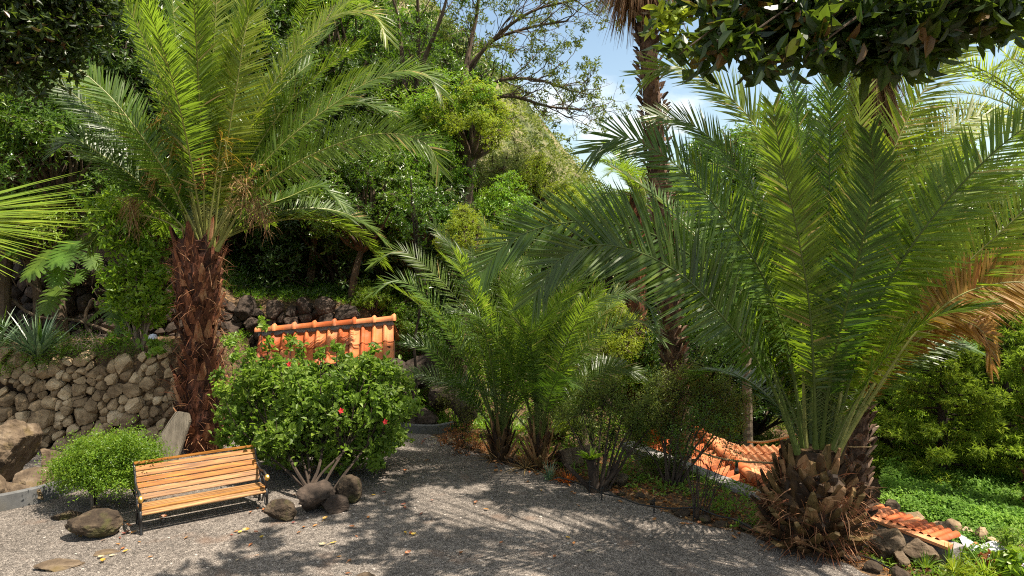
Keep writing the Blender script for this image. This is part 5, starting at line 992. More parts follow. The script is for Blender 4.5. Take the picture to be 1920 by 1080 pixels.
def conifers():
    for i, (px, py, D, s, lab) in enumerate([(1762, 915, 13.6, .80, 'cypress like conifer with a dark trunk above the bright ivy'), (1880, 900, 15.5, .95, 'green conifer at the right edge behind the ivy bank'), (1660, 890, 16.0, .9, 'conifer showing between the palm trunk and the ivy bank'), (1840, 850, 19.5, 1.1, 'taller conifer farther back on the right'), (1735, 840, 20.5, 1.1, 'farther dark conifer in the middle of the right hand grove'), (1960, 930, 13.0, .8, 'conifer branch tips cut by the right edge')]):
        r = RS(50 + i); b = at(px, py, D); b[2] = tz(b[0], b[1]) - .05; root = empty('conifer', b, lab, 'conifer', 'conifers on the right'); me, lm = PR['conifer']
        for nm, mm in (('crown', me), ('limbs', lm)): o = bpy.data.objects.new(nm, mm); COL.objects.link(o); o.parent = root; o.scale = (s, s, s); o.rotation_euler = (0, 0, i * 1.3); o.location = (0, 0, .25)
        mb = MB(); tube(mb, [V3(0, 0, 0), V3(.03, 0, 2 * s), V3(0, 0, 5.2 * s)], [.15, .11, .03], 9, 0, .4, rough=.08, rng=r); mb.build('trunk', M['barkdark'], root)
conifers()
def branching(mb, r, b, d, L, R, depth, ends, spread=.55, up=.15, k=(2, 3), bend=.12, shrink=.72, sides=6):
    n = 5; P = [b]; dd = d.copy(); p = b.copy()
    for i in range(n): dd = nrm(dd + rdir(r, 1)[0] * bend + V3(0, 0, up * .2)); p = p + dd * L / n; P.append(p.copy())
    tube(mb, P, np.linspace(R, R * .62, n + 1), sides if R > .03 else 4, 0, .5, cap=False)
    if depth == 0: ends.append((P[-1], dd)); return
    for q in range(r.randint(k[0], k[1] + 1)):
        nd = nrm(dd + rdir(r, 1)[0] * spread * 1.3 + V3(0, 0, up)); branching(mb, r, P[-1] if q < 2 else P[3], nd, L * shrink * r.uniform(.8, 1.15), R * .6, depth - 1, ends, spread, up, k, bend, shrink, sides)
def bare_tree():
    # open branched tree against the sky, with leaves only at the twig ends
    for (bx, by, D, lab, limbs, seed) in ((768, 330, 21.0, 'open branched tree with several trunks and sparse leaves against the sky', [[(768, 330), (757, 150), (745, 30), (720, -60)], [(768, 330), (783, 140), (784, 40), (780, -80)], [(775, 330), (793, 120), (828, 30), (850, -50)]], 11),
                                   (865, 210, 22.0, 'tree with wide bare twigs reaching right into the blue sky', [[(865, 210), (880, 90), (895, 20), (900, -60)], [(868, 160), (920, 80), (1000, 50), (1060, 40)], [(866, 140), (940, 60), (1000, 20), (1080, 0)], [(872, 190), (940, 150), (1010, 150), (1070, 170)], [(872, 200), (950, 180), (1030, 200), (1080, 205)]], 12)):
        r = RS(seed); b = at(bx, by, D); g_ = tz(b[0], b[1]) - .1; root = empty('tree', V3(b[0], b[1], g_), lab, 'tree'); off = V3(b[0], b[1], g_); mb = MB(); ends = []
        tube(mb, [V3(0, 0, 0), b - off], .2, 9, 0, .5, rough=.05, rng=r)
        for li, Lm in enumerate(limbs):
            P = [at(x, y, D + .5 * math.sin(i + li)) - off for i, (x, y) in enumerate(Lm)]; C, ln = poly_curve(P, 20); thick = .13 if li < 3 and Lm[-1][1] < 0 and bx < 800 or li == 0 else .07; tube(mb, C, np.linspace(thick, .03, 20), 7, 0, .5)
            T = nrm(np.gradient(C, axis=0))
            for q in range(5, 20, 2 if bx > 800 else 3):
                for _ in range(2): branching(mb, r, C[q], nrm(T[q] + rdir(r, 1)[0] * .9 + V3(.15, 0, .05)), r.uniform(.5, .9), .022, 3, ends, .6, .08, (2, 2), .22, .72, 4)
        mb.build('trunk', M['bark'], root)
        E = np.array([e for e, _ in ends]); Dd = np.array([d for _, d in ends]); keep = r.rand(len(E)) < (.55 if bx > 800 else .8); E, Dd = E[keep], Dd[keep]; mb = MB()
        E3 = np.concatenate([E, E + rdir(r, len(E)) * .14, E + rdir(r, len(E)) * .2]); D3 = np.concatenate([Dd] * 3); rosettes(mb, r, E3, D3, 8, .14, .045, 'rhomb', spread=(25, 85), stem=.08); mb.build('crown', M['olive' if bx > 800 else 'laurel'], root)
bare_tree()
def hibiscus():
    r = RS(60); b = gnd(585, 945); root = empty('hibiscus_bush', b, 'large hibiscus bush with red flowers behind the bench', 'bush'); mb = MB(); lf = MB(); D0 = 11.0; ends = []
    cl = []                                                    # crown clumps: pixel, depth, radius (m)
    for px, py, rr in [(458, 778, .34), (432, 742, .2), (448, 815, .22), (500, 735, .38), (540, 775, .46), (520, 825, .40), (590, 735, .38), (600, 785, .46), (600, 835, .40), (650, 745, .40), (660, 800, .46), (690, 838, .3), (720, 785, .38), (735, 740, .26), (695, 715, .26), (640, 705, .22), (560, 700, .20), (475, 705, .22), (745, 815, .26), (560, 805, .42), (630, 845, .3), (490, 845, .2), (550, 845, .24), (765, 765, .16), (665, 690, .14), (715, 690, .14), (520, 705, .22)]:
        for dz in (-.45, .0, .4): cl.append((at(px + r.normal() * 12, py + r.normal() * 9, D0 + dz + r.normal() * .15) - b, rr * .88))
    for px, py in ((490, 605), (430, 645), (545, 640), (630, 650), (700, 655), (505, 645), (520, 672), (562, 655), (600, 662), (645, 668), (680, 680), (472, 665), (440, 668), (740, 690), (758, 715), (410, 700), (585, 690)): cl.append((at(px, py, D0 - .3 * r.rand()) - b, .075))
    cc_ = np.array([c for c, _ in cl]); order = np.argsort(cc_[:, 0] + .3 * r.normal(size=len(cl)))
    for i in range(8):
        own = order[i * len(cl) // 8:(i + 1) * len(cl) // 8]; g_ = cc_[own].mean(0); a = i * .8; j = V3(math.cos(a) * .16 + g_[0] * .06, math.sin(a) * .12, 0); node = g_ * V3(.62, .62, .46) + rdir(r, 1)[0] * .08
        C, _ = poly_curve([j, (j + node) / 2 + V3(-.1 * np.sign(g_[0]) * r.rand(), r.normal() * .06, .05 - .06 * r.rand()), node], 12); tube(mb, C, np.linspace(.026, .016, 12) * r.uniform(.8, 1.2), 6, 0, .4)
        for q in own:
            mid = (node + cc_[q]) / 2 + rdir(r, 1)[0] * .13; C, _ = poly_curve([node, mid, cc_[q]], 9); tube(mb, C, np.linspace(.012, .005, 9), 5, 0, .4)
    P, Ax, Ti = [], [], []
    for c, rr in cl:
        k = int(80 * (rr / .4) ** 2) + 6; d = rdir(r, k); p = c + r.normal(size=(k, 3)) * rr * .48; P.append(p); Ax.append(nrm(d + V3(0, -.2, .6) + rdir(r, k) * .4)); Ti.append(np.clip(r.rand() * .3 + r.rand(k) * .25, 0, .5))
        for q in range(0, k, 8): tube(mb, [c, p[q]], [.006, .003], 3, 0, .4, cap=False)
    P, Ax, Ti = map(np.concatenate, (P, Ax, Ti)); ok = (P + b)[:, 2] > .12; rosettes(lf, r, P[ok], Ax[ok], 6, .095, .062, 'oval', 0, Ti[ok], (35, 100), .05, .25, .3)
    mb.build('stems', M['barkdark'], root); lf.build('foliage', M['hib'], root)
    for px, py in [(723, 791), (543, 683), (640, 770)]:
        c = at(px, py, D0 - 1.0) - b; fb = MB(); n = 5; a = np.arange(n) * 2 * PI / n; ax = nrm(V3(r.normal() * .4, -1, .3)); X = nrm(np.cross(ax, (0, 0, 1.))); Y = np.cross(ax, X); Dn = nrm(X * np.cos(a)[:, None] + Y * np.sin(a)[:, None] + ax * .5)
        leaves(fb, np.repeat(c[None], n, 0), Dn, np.tile(ax, (n, 1)), (.046), .04, 0, .5, 'oval', .2, .3); tube(fb, [c, c + ax * .07], .004, 4, 0); fb.build('flower', M['petal_red'], root)
hibiscus()
def round_bush():
    r = RS(61); b = gnd(165, 955); b[1] += .12; root = empty('round_bush', b, 'low round bright green bush left of the bench', 'bush'); mb = MB(); lf = MB(); D0 = 9.6; cl = []
    for px, py, rr in [(140, 860, .22), (185, 845, .26), (235, 845, .26), (275, 850, .18), (130, 890, .2), (175, 890, .28), (230, 885, .28), (270, 885, .18), (150, 902, .12), (200, 902, .13), (245, 900, .12), (160, 835, .12), (210, 830, .16), (250, 832, .14), (115, 870, .1), (292, 862, .1)]:
        for dz in (-.2, .2): cl.append((at(px + r.normal() * 4, py + r.normal() * 3, D0 + dz) - b, rr))
    st = [V3(0, 0, 0), V3(.62, .08, 0), V3(.58, .2, 0)]
    for i, (c, rr) in enumerate(cl):
        s = st[i % 3] if c[0] > .3 else st[0]; C, _ = poly_curve([s, s * .8 + V3(c[0] * .1, c[1] * .1, c[2] * .45), c], 9); tube(mb, C, np.linspace(.022, .006, 9), 5, 0, .4)
    P, Ax, Ti = [], [], []
    for c, rr in cl:
        k = int(300 * (rr / .25) ** 2); d = rdir(r, k); P.append(c + rdir(r, 1)[0] * .05 + r.normal(size=(k, 3)) * rr * np.array([.62, .62, .42])); Ax.append(nrm(d + V3(0, 0, .7) + rdir(r, k) * .3)); Ti.append(np.clip(r.rand() * .3 + r.rand(k) * .3, 0, .55))
    rosettes(lf, r, np.concatenate(P), np.concatenate(Ax), 6, .042, .017, 'rhomb', 0, np.concatenate(Ti), (25, 80), .03); mb.build('stems', M['barkdark'], root); lf.build('foliage', M['box'], root)
    tube(mb2 := MB(), [V3(.02, -.05, -.02), V3(.03, -.06, .42)], .022, 7, 0, .6); mb2.build('stake', M['barkgrey'], root)
round_bush()
def small_shrubs():
    def bush(name, label, base, clp, m, L, w, dens, stemr, seed, nl=6, shape='rhomb', bark='barkdark', cat='shrub', sub=None, spread=(30, 90), stemmode=None):
        r = RS(seed); root = empty(name, base, label, cat); mb = MB(); lf = MB(); P, Ax, Ti = [], [], []
        for c, rr in clp:
            c = c - base; s = V3(c[0] * .1 + r.normal() * .03, c[1] * .1 + r.normal() * .03, 0); C, _ = poly_curve([s, (s + c) / 2 * V3(.85, .85, 1) + rdir(r, 1)[0] * .04, c], 10); tube(mb, C, np.linspace(stemr, stemr * .3, 10), 5, 0, .4)
            k = max(6, int(dens * (rr / .3) ** 2)); d = rdir(r, k); p = c + r.normal(size=(k, 3)) * rr * .55; P.append(p); Ax.append(nrm(d + V3(0, 0, .6) + rdir(r, k) * .4)); Ti.append(np.clip(r.rand() * .3 + r.rand(k) * .25, 0, .55))
            for q in range(0, k, 5): tube(mb, [c, (c + p[q]) / 2 + rdir(r, 1)[0] * .02, p[q]], [.005, .004, .002], 3, 0, .4, cap=False)
        P, Ax, Ti = map(np.concatenate, (P, Ax, Ti)); rosettes(lf, r, P, Ax, nl, L, w, shape, 0, Ti, spread, .04); mb.build('stems', M[bark], root); lf.build('foliage', M[m], root); return root
    q = lambda D, L_: [(at(x, y, D + dd), rr) for x, y, dd, rr in L_]
    bush('slender_shrub', 'light green leafy shrub growing on top of the stone wall left of the palm trunk', at(262, 655, 13.3), q(13.3, [(230, 440, 0, .35), (270, 480, .1, .35), (230, 520, 0, .35), (280, 550, -.1, .32), (250, 590, 0, .28), (300, 520, 0, .22), (215, 400, .2, .4), (255, 400, 0, .3), (290, 600, 0, .2), (220, 560, .2, .25), (305, 560, -.1, .18)]), 'bright', .13, .055, 80, .03, 70, 6, 'oval', 'barkgrey')
    bush('feathery_shrub', 'feathery shrub with coppery lower twigs left of the slender palms', gnd(862, 838), q(12.7, [(850, 700, 0, .28), (880, 720, 0, .3), (850, 760, -.1, .3), (890, 770, 0, .3), (870, 670, 0, .22), (900, 690, .1, .22), (840, 730, 0, .22), (870, 800, -.1, .22), (910, 740, .1, .25)]), 'olive', .03, .010, 160, .012, 71)
    bush('coppery_shrub', 'small withered orange shrub under the feathery one at the end of the gravel', gnd(875, 852), q(12.5, [(850, 812, -.1, .15), (880, 815, 0, .17), (860, 835, -.2, .12), (895, 830, 0, .15), (830, 825, 0, .10), (905, 845, -.1, .12)]), 'brownleaf', .05, .02, 130, .008, 72)
    bush('umbrella_shrub', 'small branching shrub with fine green leaves right of the slender palms', gnd(1125, 925), q(10.75, [(1090, 770, 0, .22), (1130, 755, .1, .25), (1170, 770, 0, .25), (1110, 800, -.1, .22), (1150, 810, 0, .25), (1190, 800, 0, .2), (1080, 810, 0, .15), (1210, 760, .1, .2), (1130, 840, 0, .14), (1060, 780, 0, .2), (1230, 790, .1, .2), (1150, 730, .2, .2), (1100, 730, .2, .2)]), 'olive', .045, .018, 260, .026, 73)
    bush('dark_twiggy_shrub', 'dark fine leaved shrub around the foot of the fan palm trunk', gnd(1265, 925, 0) + V3(0, .3, 0), q(10.9, [(1230, 760, .2, .3), (1270, 740, .2, .35), (1320, 750, .2, .35), (1350, 780, .1, .25), (1250, 800, .1, .28), (1300, 800, .1, .28), (1270, 850, .1, .26), (1280, 900, 0, .2), (1360, 730, .2, .22), (1255, 870, .2, .2), (1230, 720, .3, .2), (1300, 700, .3, .25), (1370, 790, .2, .25), (1390, 750, .3, .2), (1200, 830, .2, .2), (1220, 870, .2, .2)]), 'olive', .045, .019, 260, .02, 74)
    bush('thin_stemmed_shrub', 'shrub of many thin dark stems in front of the sunken tiled roof', gnd(1308, 975), q(9.7, [(1290, 800, 0, .12), (1315, 790, 0, .12), (1340, 800, 0, .14), (1365, 830, 0, .13), (1300, 840, 0, .10), (1380, 855, .1, .1), (1330, 850, 0, .09), (1280, 850, 0, .09), (1270, 830, 0, .09), (1350, 870, 0, .06), (1310, 880, 0, .06), (1390, 820, .1, .08), (1325, 760, 0, .1), (1350, 790, 0, .14), (1300, 770, 0, .13), (1375, 800, 0, .12), (1260, 810, 0, .1)]), 'laurel', .036, .014, 170, .008, 75)
    bush('copper_shrub', 'orange red leaved shrub beyond the retaining wall left of the tiled roof', at(1235, 900, 12.6), q(12.7, [(1230, 815, 0, .16), (1240, 845, 0, .18), (1225, 860, 0, .13), (1250, 870, 0, .15), (1240, 885, 0, .12), (1225, 838, 0, .12)]), 'redleaf', .05, .028, 120, .008, 76)
    bush('leafy_plant', 'broad leaved green plant at the foot of the twin palms in the dead fronds', gnd(1385, 1010), q(8.9, [(1375, 990, 0, .10), (1400, 985, 0, .12), (1390, 1005, 0, .09)]), 'hib', .08, .05, 60, .006, 77, 5, 'oval')
    bush('bushy_plant', 'green leafy weed on the terrace right of the strap leaved clump', at(208, 655, 13.0), q(13.0, [(200, 640, 0, .12), (220, 642, 0, .12)]), 'bright', .12, .05, 40, .006, 78, 6, 'oval')
    bush('creeping_plant', 'low yellow green herb on the wall top between strap leaves and stones', at(155, 668, 12.95), q(12.95, [(130, 650, .2, .2), (155, 655, 0, .16), (185, 655, 0, .16), (105, 662, -.1, .18), (60, 675, -.2, .18), (20, 665, 0, .22), (10, 685, -.2, .16), (85, 668, -.2, .15), (215, 650, .1, .18), (245, 648, .2, .16), (310, 645, .1, .16), (160, 640, .7, .25), (100, 640, .8, .25), (230, 636, .8, .25)]), 'box', .06, .014, 140, .006, 79)
    bush('hydrangea', 'hydrangea with one pale blue flower head beside the palm trunk', at(288, 660, 12.85), q(12.8, [(285, 648, 0, .14), (300, 655, -.05, .12), (275, 640, 0, .1)]), 'hib', .12, .085, 40, .008, 80, 5, 'oval')
    r = RS(81); hy = bpy.data.objects.get('hydrangea'); fb = MB(); c = at(287, 633, 12.6) - np.array(hy.location); n = 260; d = rdir(r, n); d[:, 2] = abs(d[:, 2]) * .9; leaves(fb, c + d * .075, nrm(np.cross(d, rdir(r, n))), d, .03, .03, 0, r.rand(n), 'rhomb', .1, .1); fb.build('flower_head', M['petal_blue'], hy)
    bush('sapling', 'thin dark sapling standing in front of the cascade rocks', gnd(781, 812) + V3(0, .2, 0), [], 'laurel', .08, .03, 40, .006, 82) if 0 else None
    # thin sapling
    b = gnd(781, 812) + V3(0, .15, 0); D = b[1]; root = empty('sapling', b, 'thin dark sapling stem rising in front of the cascade rocks', 'sapling'); mb = MB(); C, _ = poly_curve([at(781, 800, D) - b, at(780, 700, D) - b, at(777, 640, D) - b, at(786, 590, D) - b, at(780, 480, D) - b, at(772, 380, D) - b, at(770, 330, D) - b], 24); C[0, 2] = 0; tube(mb, C, np.linspace(.035, .012, 24), 6, 0, .4)
    E = C[12:][r.randint(0, 12, 60)] + rdir(r, 60) * .22; 
    for e in E[::2]: tube(mb, [C[12 + r.randint(12)], e], [.006, .003], 3, 0, .4, cap=False)
    mb.build('stem', M['barkdark'], root); lf = MB(); rosettes(lf, r, E, nrm(rdir(r, 60) + V3(0, 0, .5)), 7, .11, .04, 'rhomb'); lf.build('foliage', M['laurel'], root)
    # twisting trunk of the umbrella shrub's neighbour
    b = gnd(1108, 922); D = b[1]; root = empty('leaning_stump', b, 'leaning dark stump with a fan of bright young leaves beside the fine leaved shrub', 'stump'); mb = MB(); tube(mb, poly_curve([V3(.05, 0, -.05), at(1112, 890, D) - b, at(1108, 862, D) - b], 8)[0], [.09, .08, .075, .07, .07, .065, .06, .055], 8, 0, .4, rough=.1, rng=r); tube(mb, poly_curve([V3(.02, 0, 0), at(1080, 890, D) - b, at(1060, 870, D) - b], 8)[0], .035, 7, 0, .4, rough=.1, rng=r); tube(mb, poly_curve([V3(.08, 0, 0), at(1150, 890, D) - b, at(1165, 850, D) - b], 8)[0], .025, 7, 0, .4); mb.build('trunk', M['barkdark'], root)
    mb = MB(); k = 46; B = np.tile(at(1108, 862, D) - b, (k, 1)); Dr = nrm(rdir(r, k) * V3(1, .7, .4) + V3(-.1, -.1, .8)); blades(mb, B, Dr, nrm(np.cross(Dr, rdir(r, k))), r.uniform(.15, .34, k), .035, .3, (.4, 1, .8, .1), 0, r.rand(k)); mb.build('leaf_tuft', M['bright'], root)
small_shrubs()
def straps():
    def clump(name, label, base, n, L, w, m, seed, up=(40, 85), droop=(.3, 1.0), cat='plant', group=None):
        r = RS(seed); mb = MB(); a = r.rand(n) * 6.28; e = np.radians(r.uniform(up[0], up[1], n)); o = np.stack([np.cos(a) * np.cos(e), np.sin(a) * np.cos(e), np.sin(e)], 1); S = np.stack([-np.sin(a), np.cos(a), 0 * a], 1)
        blades(mb, o * V3(.06, .06, 0), o, nrm(S + r.normal(size=(n, 3)) * .15), L * r.uniform(.6, 1.1, n), w * r.uniform(.7, 1.1, n), r.uniform(*droop, n) * (1 - np.sin(e) * .6), (.7, 1, 1, .85, .6, .3, .04), 0, r.rand(n), fold=.35)
        o_ = mb.build(name, M[m], None); o_.location = tuple(base); tag(o_, label, cat, group); return o_
    clump('strap_leaved_plant', 'large grey green strap leaved clump on top of the stone wall', at(72, 672, 12.9), 110, 1.25, .06, 'strap', 90)
    clump('strap_leaved_plant', 'grey green strap leaved clump half cut by the left edge', at(-12, 665, 12.9), 70, 1.2, .06, 'strap', 91)
    clump('spiky_plant', 'upright dark green spiky leaves in the middle of the strap leaved clump', at(76, 665, 12.85), 7, .80, .07, 'laurel', 92, (78, 90), (0, .1))
    clump('spiky_plant', 'upright dark green spiky leaves at the left edge above the wall', at(2, 640, 12.95), 7, .80, .07, 'laurel', 93, (74, 90), (0, .1))
    clump('bromeliad', 'low reddish green rosette at the edge of the gravel below the shrubs', gnd(1065, 905), 34, .32, .03, 'redleaf', 94, (20, 70), (.2, .6))
    clump('bromeliad', 'dull coppery rosette next to the leaning stump', gnd(1045, 895), 26, .30, .03, 'brownleaf', 95, (20, 70), (.2, .6))
    clump('spider_plant', 'arching thin grey leaves at the foot of the right slender palm', gnd(1030, 900), 36, .45, .016, 'strap', 96, (40, 80), (.4, .9))
    clump('dead_leaf_clump', 'pale dead straw leaves between the two slender palms', gnd(985, 878), 60, .5, .02, 'palm_dry', 97, (10, 70), (.3, .8))
    clump('dead_leaf_clump', 'dead straw leaves under the left slender palm', gnd(925, 862), 50, .4, .02, 'palm_dry', 98, (5, 50), (.3, .6))
    clump('upright_plant', 'upright bluish green blades at the bottom right beside the wall cap', at(1778, 1075, 7.9), 9, .42, .035, 'laurel', 99, (76, 90), (0, .1))
    clump('grassy_plant', 'pale thin stems at the bottom right corner', at(1800, 1085, 7.9), 26, .40, .014, 'yellowleaf', 100, (55, 88), (.1, .4))
    clump('grassy_plant', 'light green arching tuft right of the upright blades', at(1850, 1080, 7.6), 30, .40, .022, 'bright', 103, (35, 80), (.3, .6))
    clump('grassy_plant', 'dark green grassy tuft at the foot of the boulders near the sloping rock', at(1735, 1062, 8.0), 40, .24, .012, 'box', 104, (30, 80), (.3, .6))
    clump('grassy_plant', 'yellow green tuft behind the dead fronds left of the big palm', at(1790, 1070, 7.5), 60, .22, .014, 'yellowleaf', 106, (30, 80), (.3, .6))
    # lower right leafy plants
    r = RS(105)
    for i, (px, py, D, m, L, w, lab, nm) in enumerate([(1905, 1065, 7.6, 'bright', .10, .06, 'broad pale green leaves cut by the bottom right corner', 'leafy_plant'), (1870, 1070, 7.9, 'brownleaf', .09, .035, 'reddish brown withered leaves in the bottom right corner', 'withered_plant'), (1835, 1050, 8.3, 'hib', .07, .03, 'dark green leafy plant beside the pale sheet', 'leafy_plant'), (1815, 1080, 7.5, 'yellowleaf', .07, .02, 'low yellow green ground plant at the bottom edge', 'leafy_plant'), (1900, 1020, 8.8, 'hib', .07, .03, 'small leafy plant in front of the pale sheet at the right edge', 'leafy_plant')]):
        b = at(px, py, D); mb = MB(); k = 60; d = rdir(r, k); p = d * np.array([.22, .2, .12]) * r.rand(k, 1) ** .5 + V3(0, 0, .05); rosettes(mb, r, p, nrm(d + V3(0, 0, .8)), 5, L, w, 'oval'); 
        for q in range(0, k, 3): tube(mb, [V3(0, 0, -.15), p[q]], [.006, .003], 3, 0, .2, cap=False)
        o = mb.build(nm, M[m]); o.location = tuple(b); tag(o, lab, 'plant')
straps()
def monstera():
    r = RS(110); base = at(110, 560, 15.6); base[2] = 1.75; root = empty('monstera', base, 'split leaved climbing plant hanging over the shaded wall at the left', 'plant'); vines = MB()
    for i, (px, py, D, s, az, dn) in enumerate([(135, 460, 14.4, .85, 10, .7), (90, 478, 14.3, .8, -10, .9), (108, 500, 14.3, .6, 30, 1.0), (15, 475, 14.2, .7, -60, .6), (105, 545, 14.8, .7, 0, 1.1), (60, 470, 15.2, .5, -30, .5), (170, 480, 15.2, .5, 40, .8), (220, 560, 13.9, .65, 20, 1.2), (240, 590, 14.1, .5, -20, 1.3), (150, 510, 15.0, .4, 10, 1.), (190, 580, 14.4, .4, -40, .9), (-20, 500, 14.4, .5, 10, .8), (50, 500, 15.4, .4, -50, .9), (35, 455, 14.5, .45, 10, .6)]):
        c = at(px, py, D) - base; a = math.radians(az); fwd = nrm(V3(math.sin(a), -math.cos(a), -dn)); N = nrm(V3(math.sin(a) * dn, -math.cos(a) * dn, 1.0)); S = np.cross(fwd, N); mb = MB(); k = 9
        for sg in (-1, 1):
            t = (np.arange(k) + .3) / k; B = c + fwd * (t * s)[:, None] - fwd * s * .15; ag = np.radians(115 - 85 * t); Dr = fwd * np.cos(ag)[:, None] + S * sg * np.sin(ag)[:, None]; l = s * (.52 - .22 * (t - .3) ** 2 * 2 - .12 * t); Wd = nrm(np.cross(Dr, N)); blades(mb, B, Dr, Wd, l, s * .115, .22, (1.25, 1.05, .95, .85, .35), 0, r.rand() * .4 + r.rand(k) * .2)
        mb.build('split_leaf', M['hib'], root); tube(vines, poly_curve([c * V3(.7, 1, 0) + V3(0, .5, 1.2), c * .9 + V3(0, .25, .1), c - fwd * s * .1], 8)[0], .010, 4, 0)
    for P in ([(0, 490), (40, 520), (75, 545), (110, 570)], [(175, 560), (160, 590), (162, 610), (190, 650)], [(20, 560), (60, 590), (140, 600), (250, 640)]): tube(vines, poly_curve([at(x, y, 15.2) - base for x, y in P], 16)[0], .035, 6, 0)
    vines.build('vines', M['bark'], root)
monstera()
def twigs():
    r = RS(120); b = at(165, 655, 12.95); root = MB(); ends = []
    for _ in range(16): branching(root, r, V3(r.normal() * .12, r.normal() * .08, 0), nrm(V3(r.normal() * .6, r.normal() * .4, 1)), .18, .008, 2, ends, .7, .0, (2, 2), .3, .8, 4)
    o = root.build('dry_twigs', M['twig']); o.location = tuple(b); tag(o, 'tangle of pale dry twigs on the wall top', 'dry twigs')
twigs()
def ivy():
    # bright ground cover on the bank and over its wall
    r = RS(130); n = 26000; u = r.rand(n); P = []
    px = 1665 + 330 * r.rand(n); t = r.rand(n); D = 10.2 + 3.3 * t
    x = (px - CX) / F * D; lowside = np.interp(px, [1665, 1760, 1850, 1995], [11.6, 11.2, 10.7, 10.4]); keep = D > lowside - .5 * r.rand(n); x, D, px = x[keep], D[keep], px[keep]
    top = np.interp(px, [1665, 1800, 1995], [-.62, -.72, -.80]) ; z = top + .10 * wob(x, D, 3.1) + .06 * wob(x, D, 7.7, 1.) - np.clip(lowside[keep] - D, 0, 1) * 1.1
    B = np.stack([x, D, z + .05 * r.normal(size=len(x))], 1)
    k = 7000; x2 = at(1845, 980, 10.3)[0] + r.normal(size=k) * .38; z2 = -1.15 + r.rand(k) * .5; y2 = 10.35 - .2 * r.rand(k) + .1 * r.normal(size=k); B = np.concatenate([B, np.stack([x2, y2, z2], 1)])
    mb = MB(); rosettes(mb, r, B, nrm(rdir(r, len(B)) * .6 + V3(0, -.35, 1)), 3, .062, .042, 'rhomb', 0, np.clip(.25 + .35 * wob(B[:, 0], B[:, 1], 2.2, 3.), 0, .55), (40, 95), .03, .2)
    o = mb.build('ivy_ground_cover', M['ivy']); tag(o, kind='stuff'); tag(o, 'bright green ivy carpeting the bank at lower right')
    X = np.linspace(5.2, 11.5, 30); Y = np.linspace(10.75, 14.2, 20); grid_o = grid('ivy_bank', X, Y, lambda x, y: -.80 - .02 * x + .10 * wob(x, y, 3.1), M['soil']); tag(grid_o, kind='structure')
    # thin yellow green grass and herbs on the terraces
    mb = MB(); n = 9000; x = r.uniform(-8, 3.5, n); y = r.uniform(17.3, 24, n); z = terrain(x, y); B = np.stack([x, y, z], 1); rosettes(mb, r, B + V3(0, 0, .05), nrm(rdir(r, n) * .5 + V3(0, 0, 1)), 5, .14, .035, 'rhomb', spread=(20, 80)); o = mb.build('undergrowth', M['laurel']); tag(o, 'dark green undergrowth on the terraces below the trees', kind='stuff')
    mb = MB(); n = 5200; x = r.uniform(-6.5, 4.5, n); y = r.uniform(13.9, 17.2, n); keep = (edge_s(x, y) > .6) | (y > 14.5); x, y = x[keep], y[keep]; z = terrain(x, y); B = np.stack([x, y, z], 1); rosettes(mb, r, B + V3(0, 0, .04), nrm(rdir(r, len(B)) * .5 + V3(0, 0, 1)), 5, .11, .03, 'rhomb', spread=(20, 80)); o = mb.build('undergrowth', M['bright']); tag(o, 'low green herbs behind the slender palms', kind='stuff')
    mb = MB(); n = 9000; x = r.uniform(3.5, 26, n); y = r.uniform(13.5, 30, n); z = terrain(x, y); B = np.stack([x, y, z], 1); rosettes(mb, r, B + V3(0, 0, .08), nrm(rdir(r, n) * .5 + V3(0, 0, 1)), 5, .2, .05, 'rhomb', spread=(20, 80)); o = mb.build('undergrowth', M['olive']); tag(o, 'green undergrowth on the slope behind the conifers', kind='stuff')
    # scrub on the hillside
    mb = MB(); n = 2600; x = r.uniform(-34, 30, n); y = r.uniform(32, 84, n); z = terrain(x, y); R = r.uniform(.35, 1.2, n); B = np.stack([x, y, z], 1); k = 40
    dd = rdir(r, n * k); dd[:, 2] = abs(dd[:, 2]); C = np.repeat(B, k, 0) + dd * np.repeat(R, k)[:, None] * np.array([1, 1, .8]); leaves(mb, C, nrm(dd + rdir(r, n * k) * .6), rdir(r, n * k) + V3(0, 0, 1), np.repeat(R, k) * .30, np.repeat(R, k) * .2, 0, np.clip(np.repeat(r.rand(n) * .8, k) + r.rand(n * k) * .3, 0, 1), 'rhomb', .3, .3)
    o = mb.build('hillside_scrub', M['olive']); tag(o, 'olive scrub scattered over the far hillside', kind='stuff')
ivy()
def far_woods():
    # crowns on the slope behind, closing the view between the nearer trees
    r = RS(140); T = []
    for i in range(34):
        x = -30 + i * .95 + r.normal() * .5; y = 26 + r.rand() * 4; T.append((x, y)) if x < -3.0 else None
    for i in range(16): T.append((5 + i * 2.2 + r.normal(), 29 + r.rand() * 6))
    for i in range(20): T.append((-34 + i * 1.5 + r.normal() * .4, 32 + r.rand() * 3)) if -34 + i * 1.5 < -7 else None
    for i, (x, y) in enumerate(T):
        k = ['dark', 'laurel', 'olive', 'laurel'][i % 4]; s = r.uniform(1.2, 1.6); z = tz(x, y); hh = (2.6 * s + (2.2 if x < 0 else .6)); root = empty('tree', (x, y, z - .1), ['dark tree of the far belt under the hillside', 'green tree of the far belt under the hillside', 'olive tree of the far belt under the hillside', 'green tree of the far belt under the hillside'][i % 4], 'tree', 'far belt of %s trees under the hillside' % ['dark', 'green', 'olive', 'green'][i % 4])
        for nm, mm in zip(('crown', 'limbs'), PR[k]): o = bpy.data.objects.new(nm, mm); COL.objects.link(o); o.parent = root; o.location = (0, 0, hh); o.scale = (s, s, s); o.rotation_euler = (0, 0, i)
        mb = MB(); tube(mb, [V3(0, 0, 0), V3(0, 0, hh - 1.6)], [.2, .12], 7, 0, .4); mb.build('trunk', M['barkdark'], root)
far_woods()

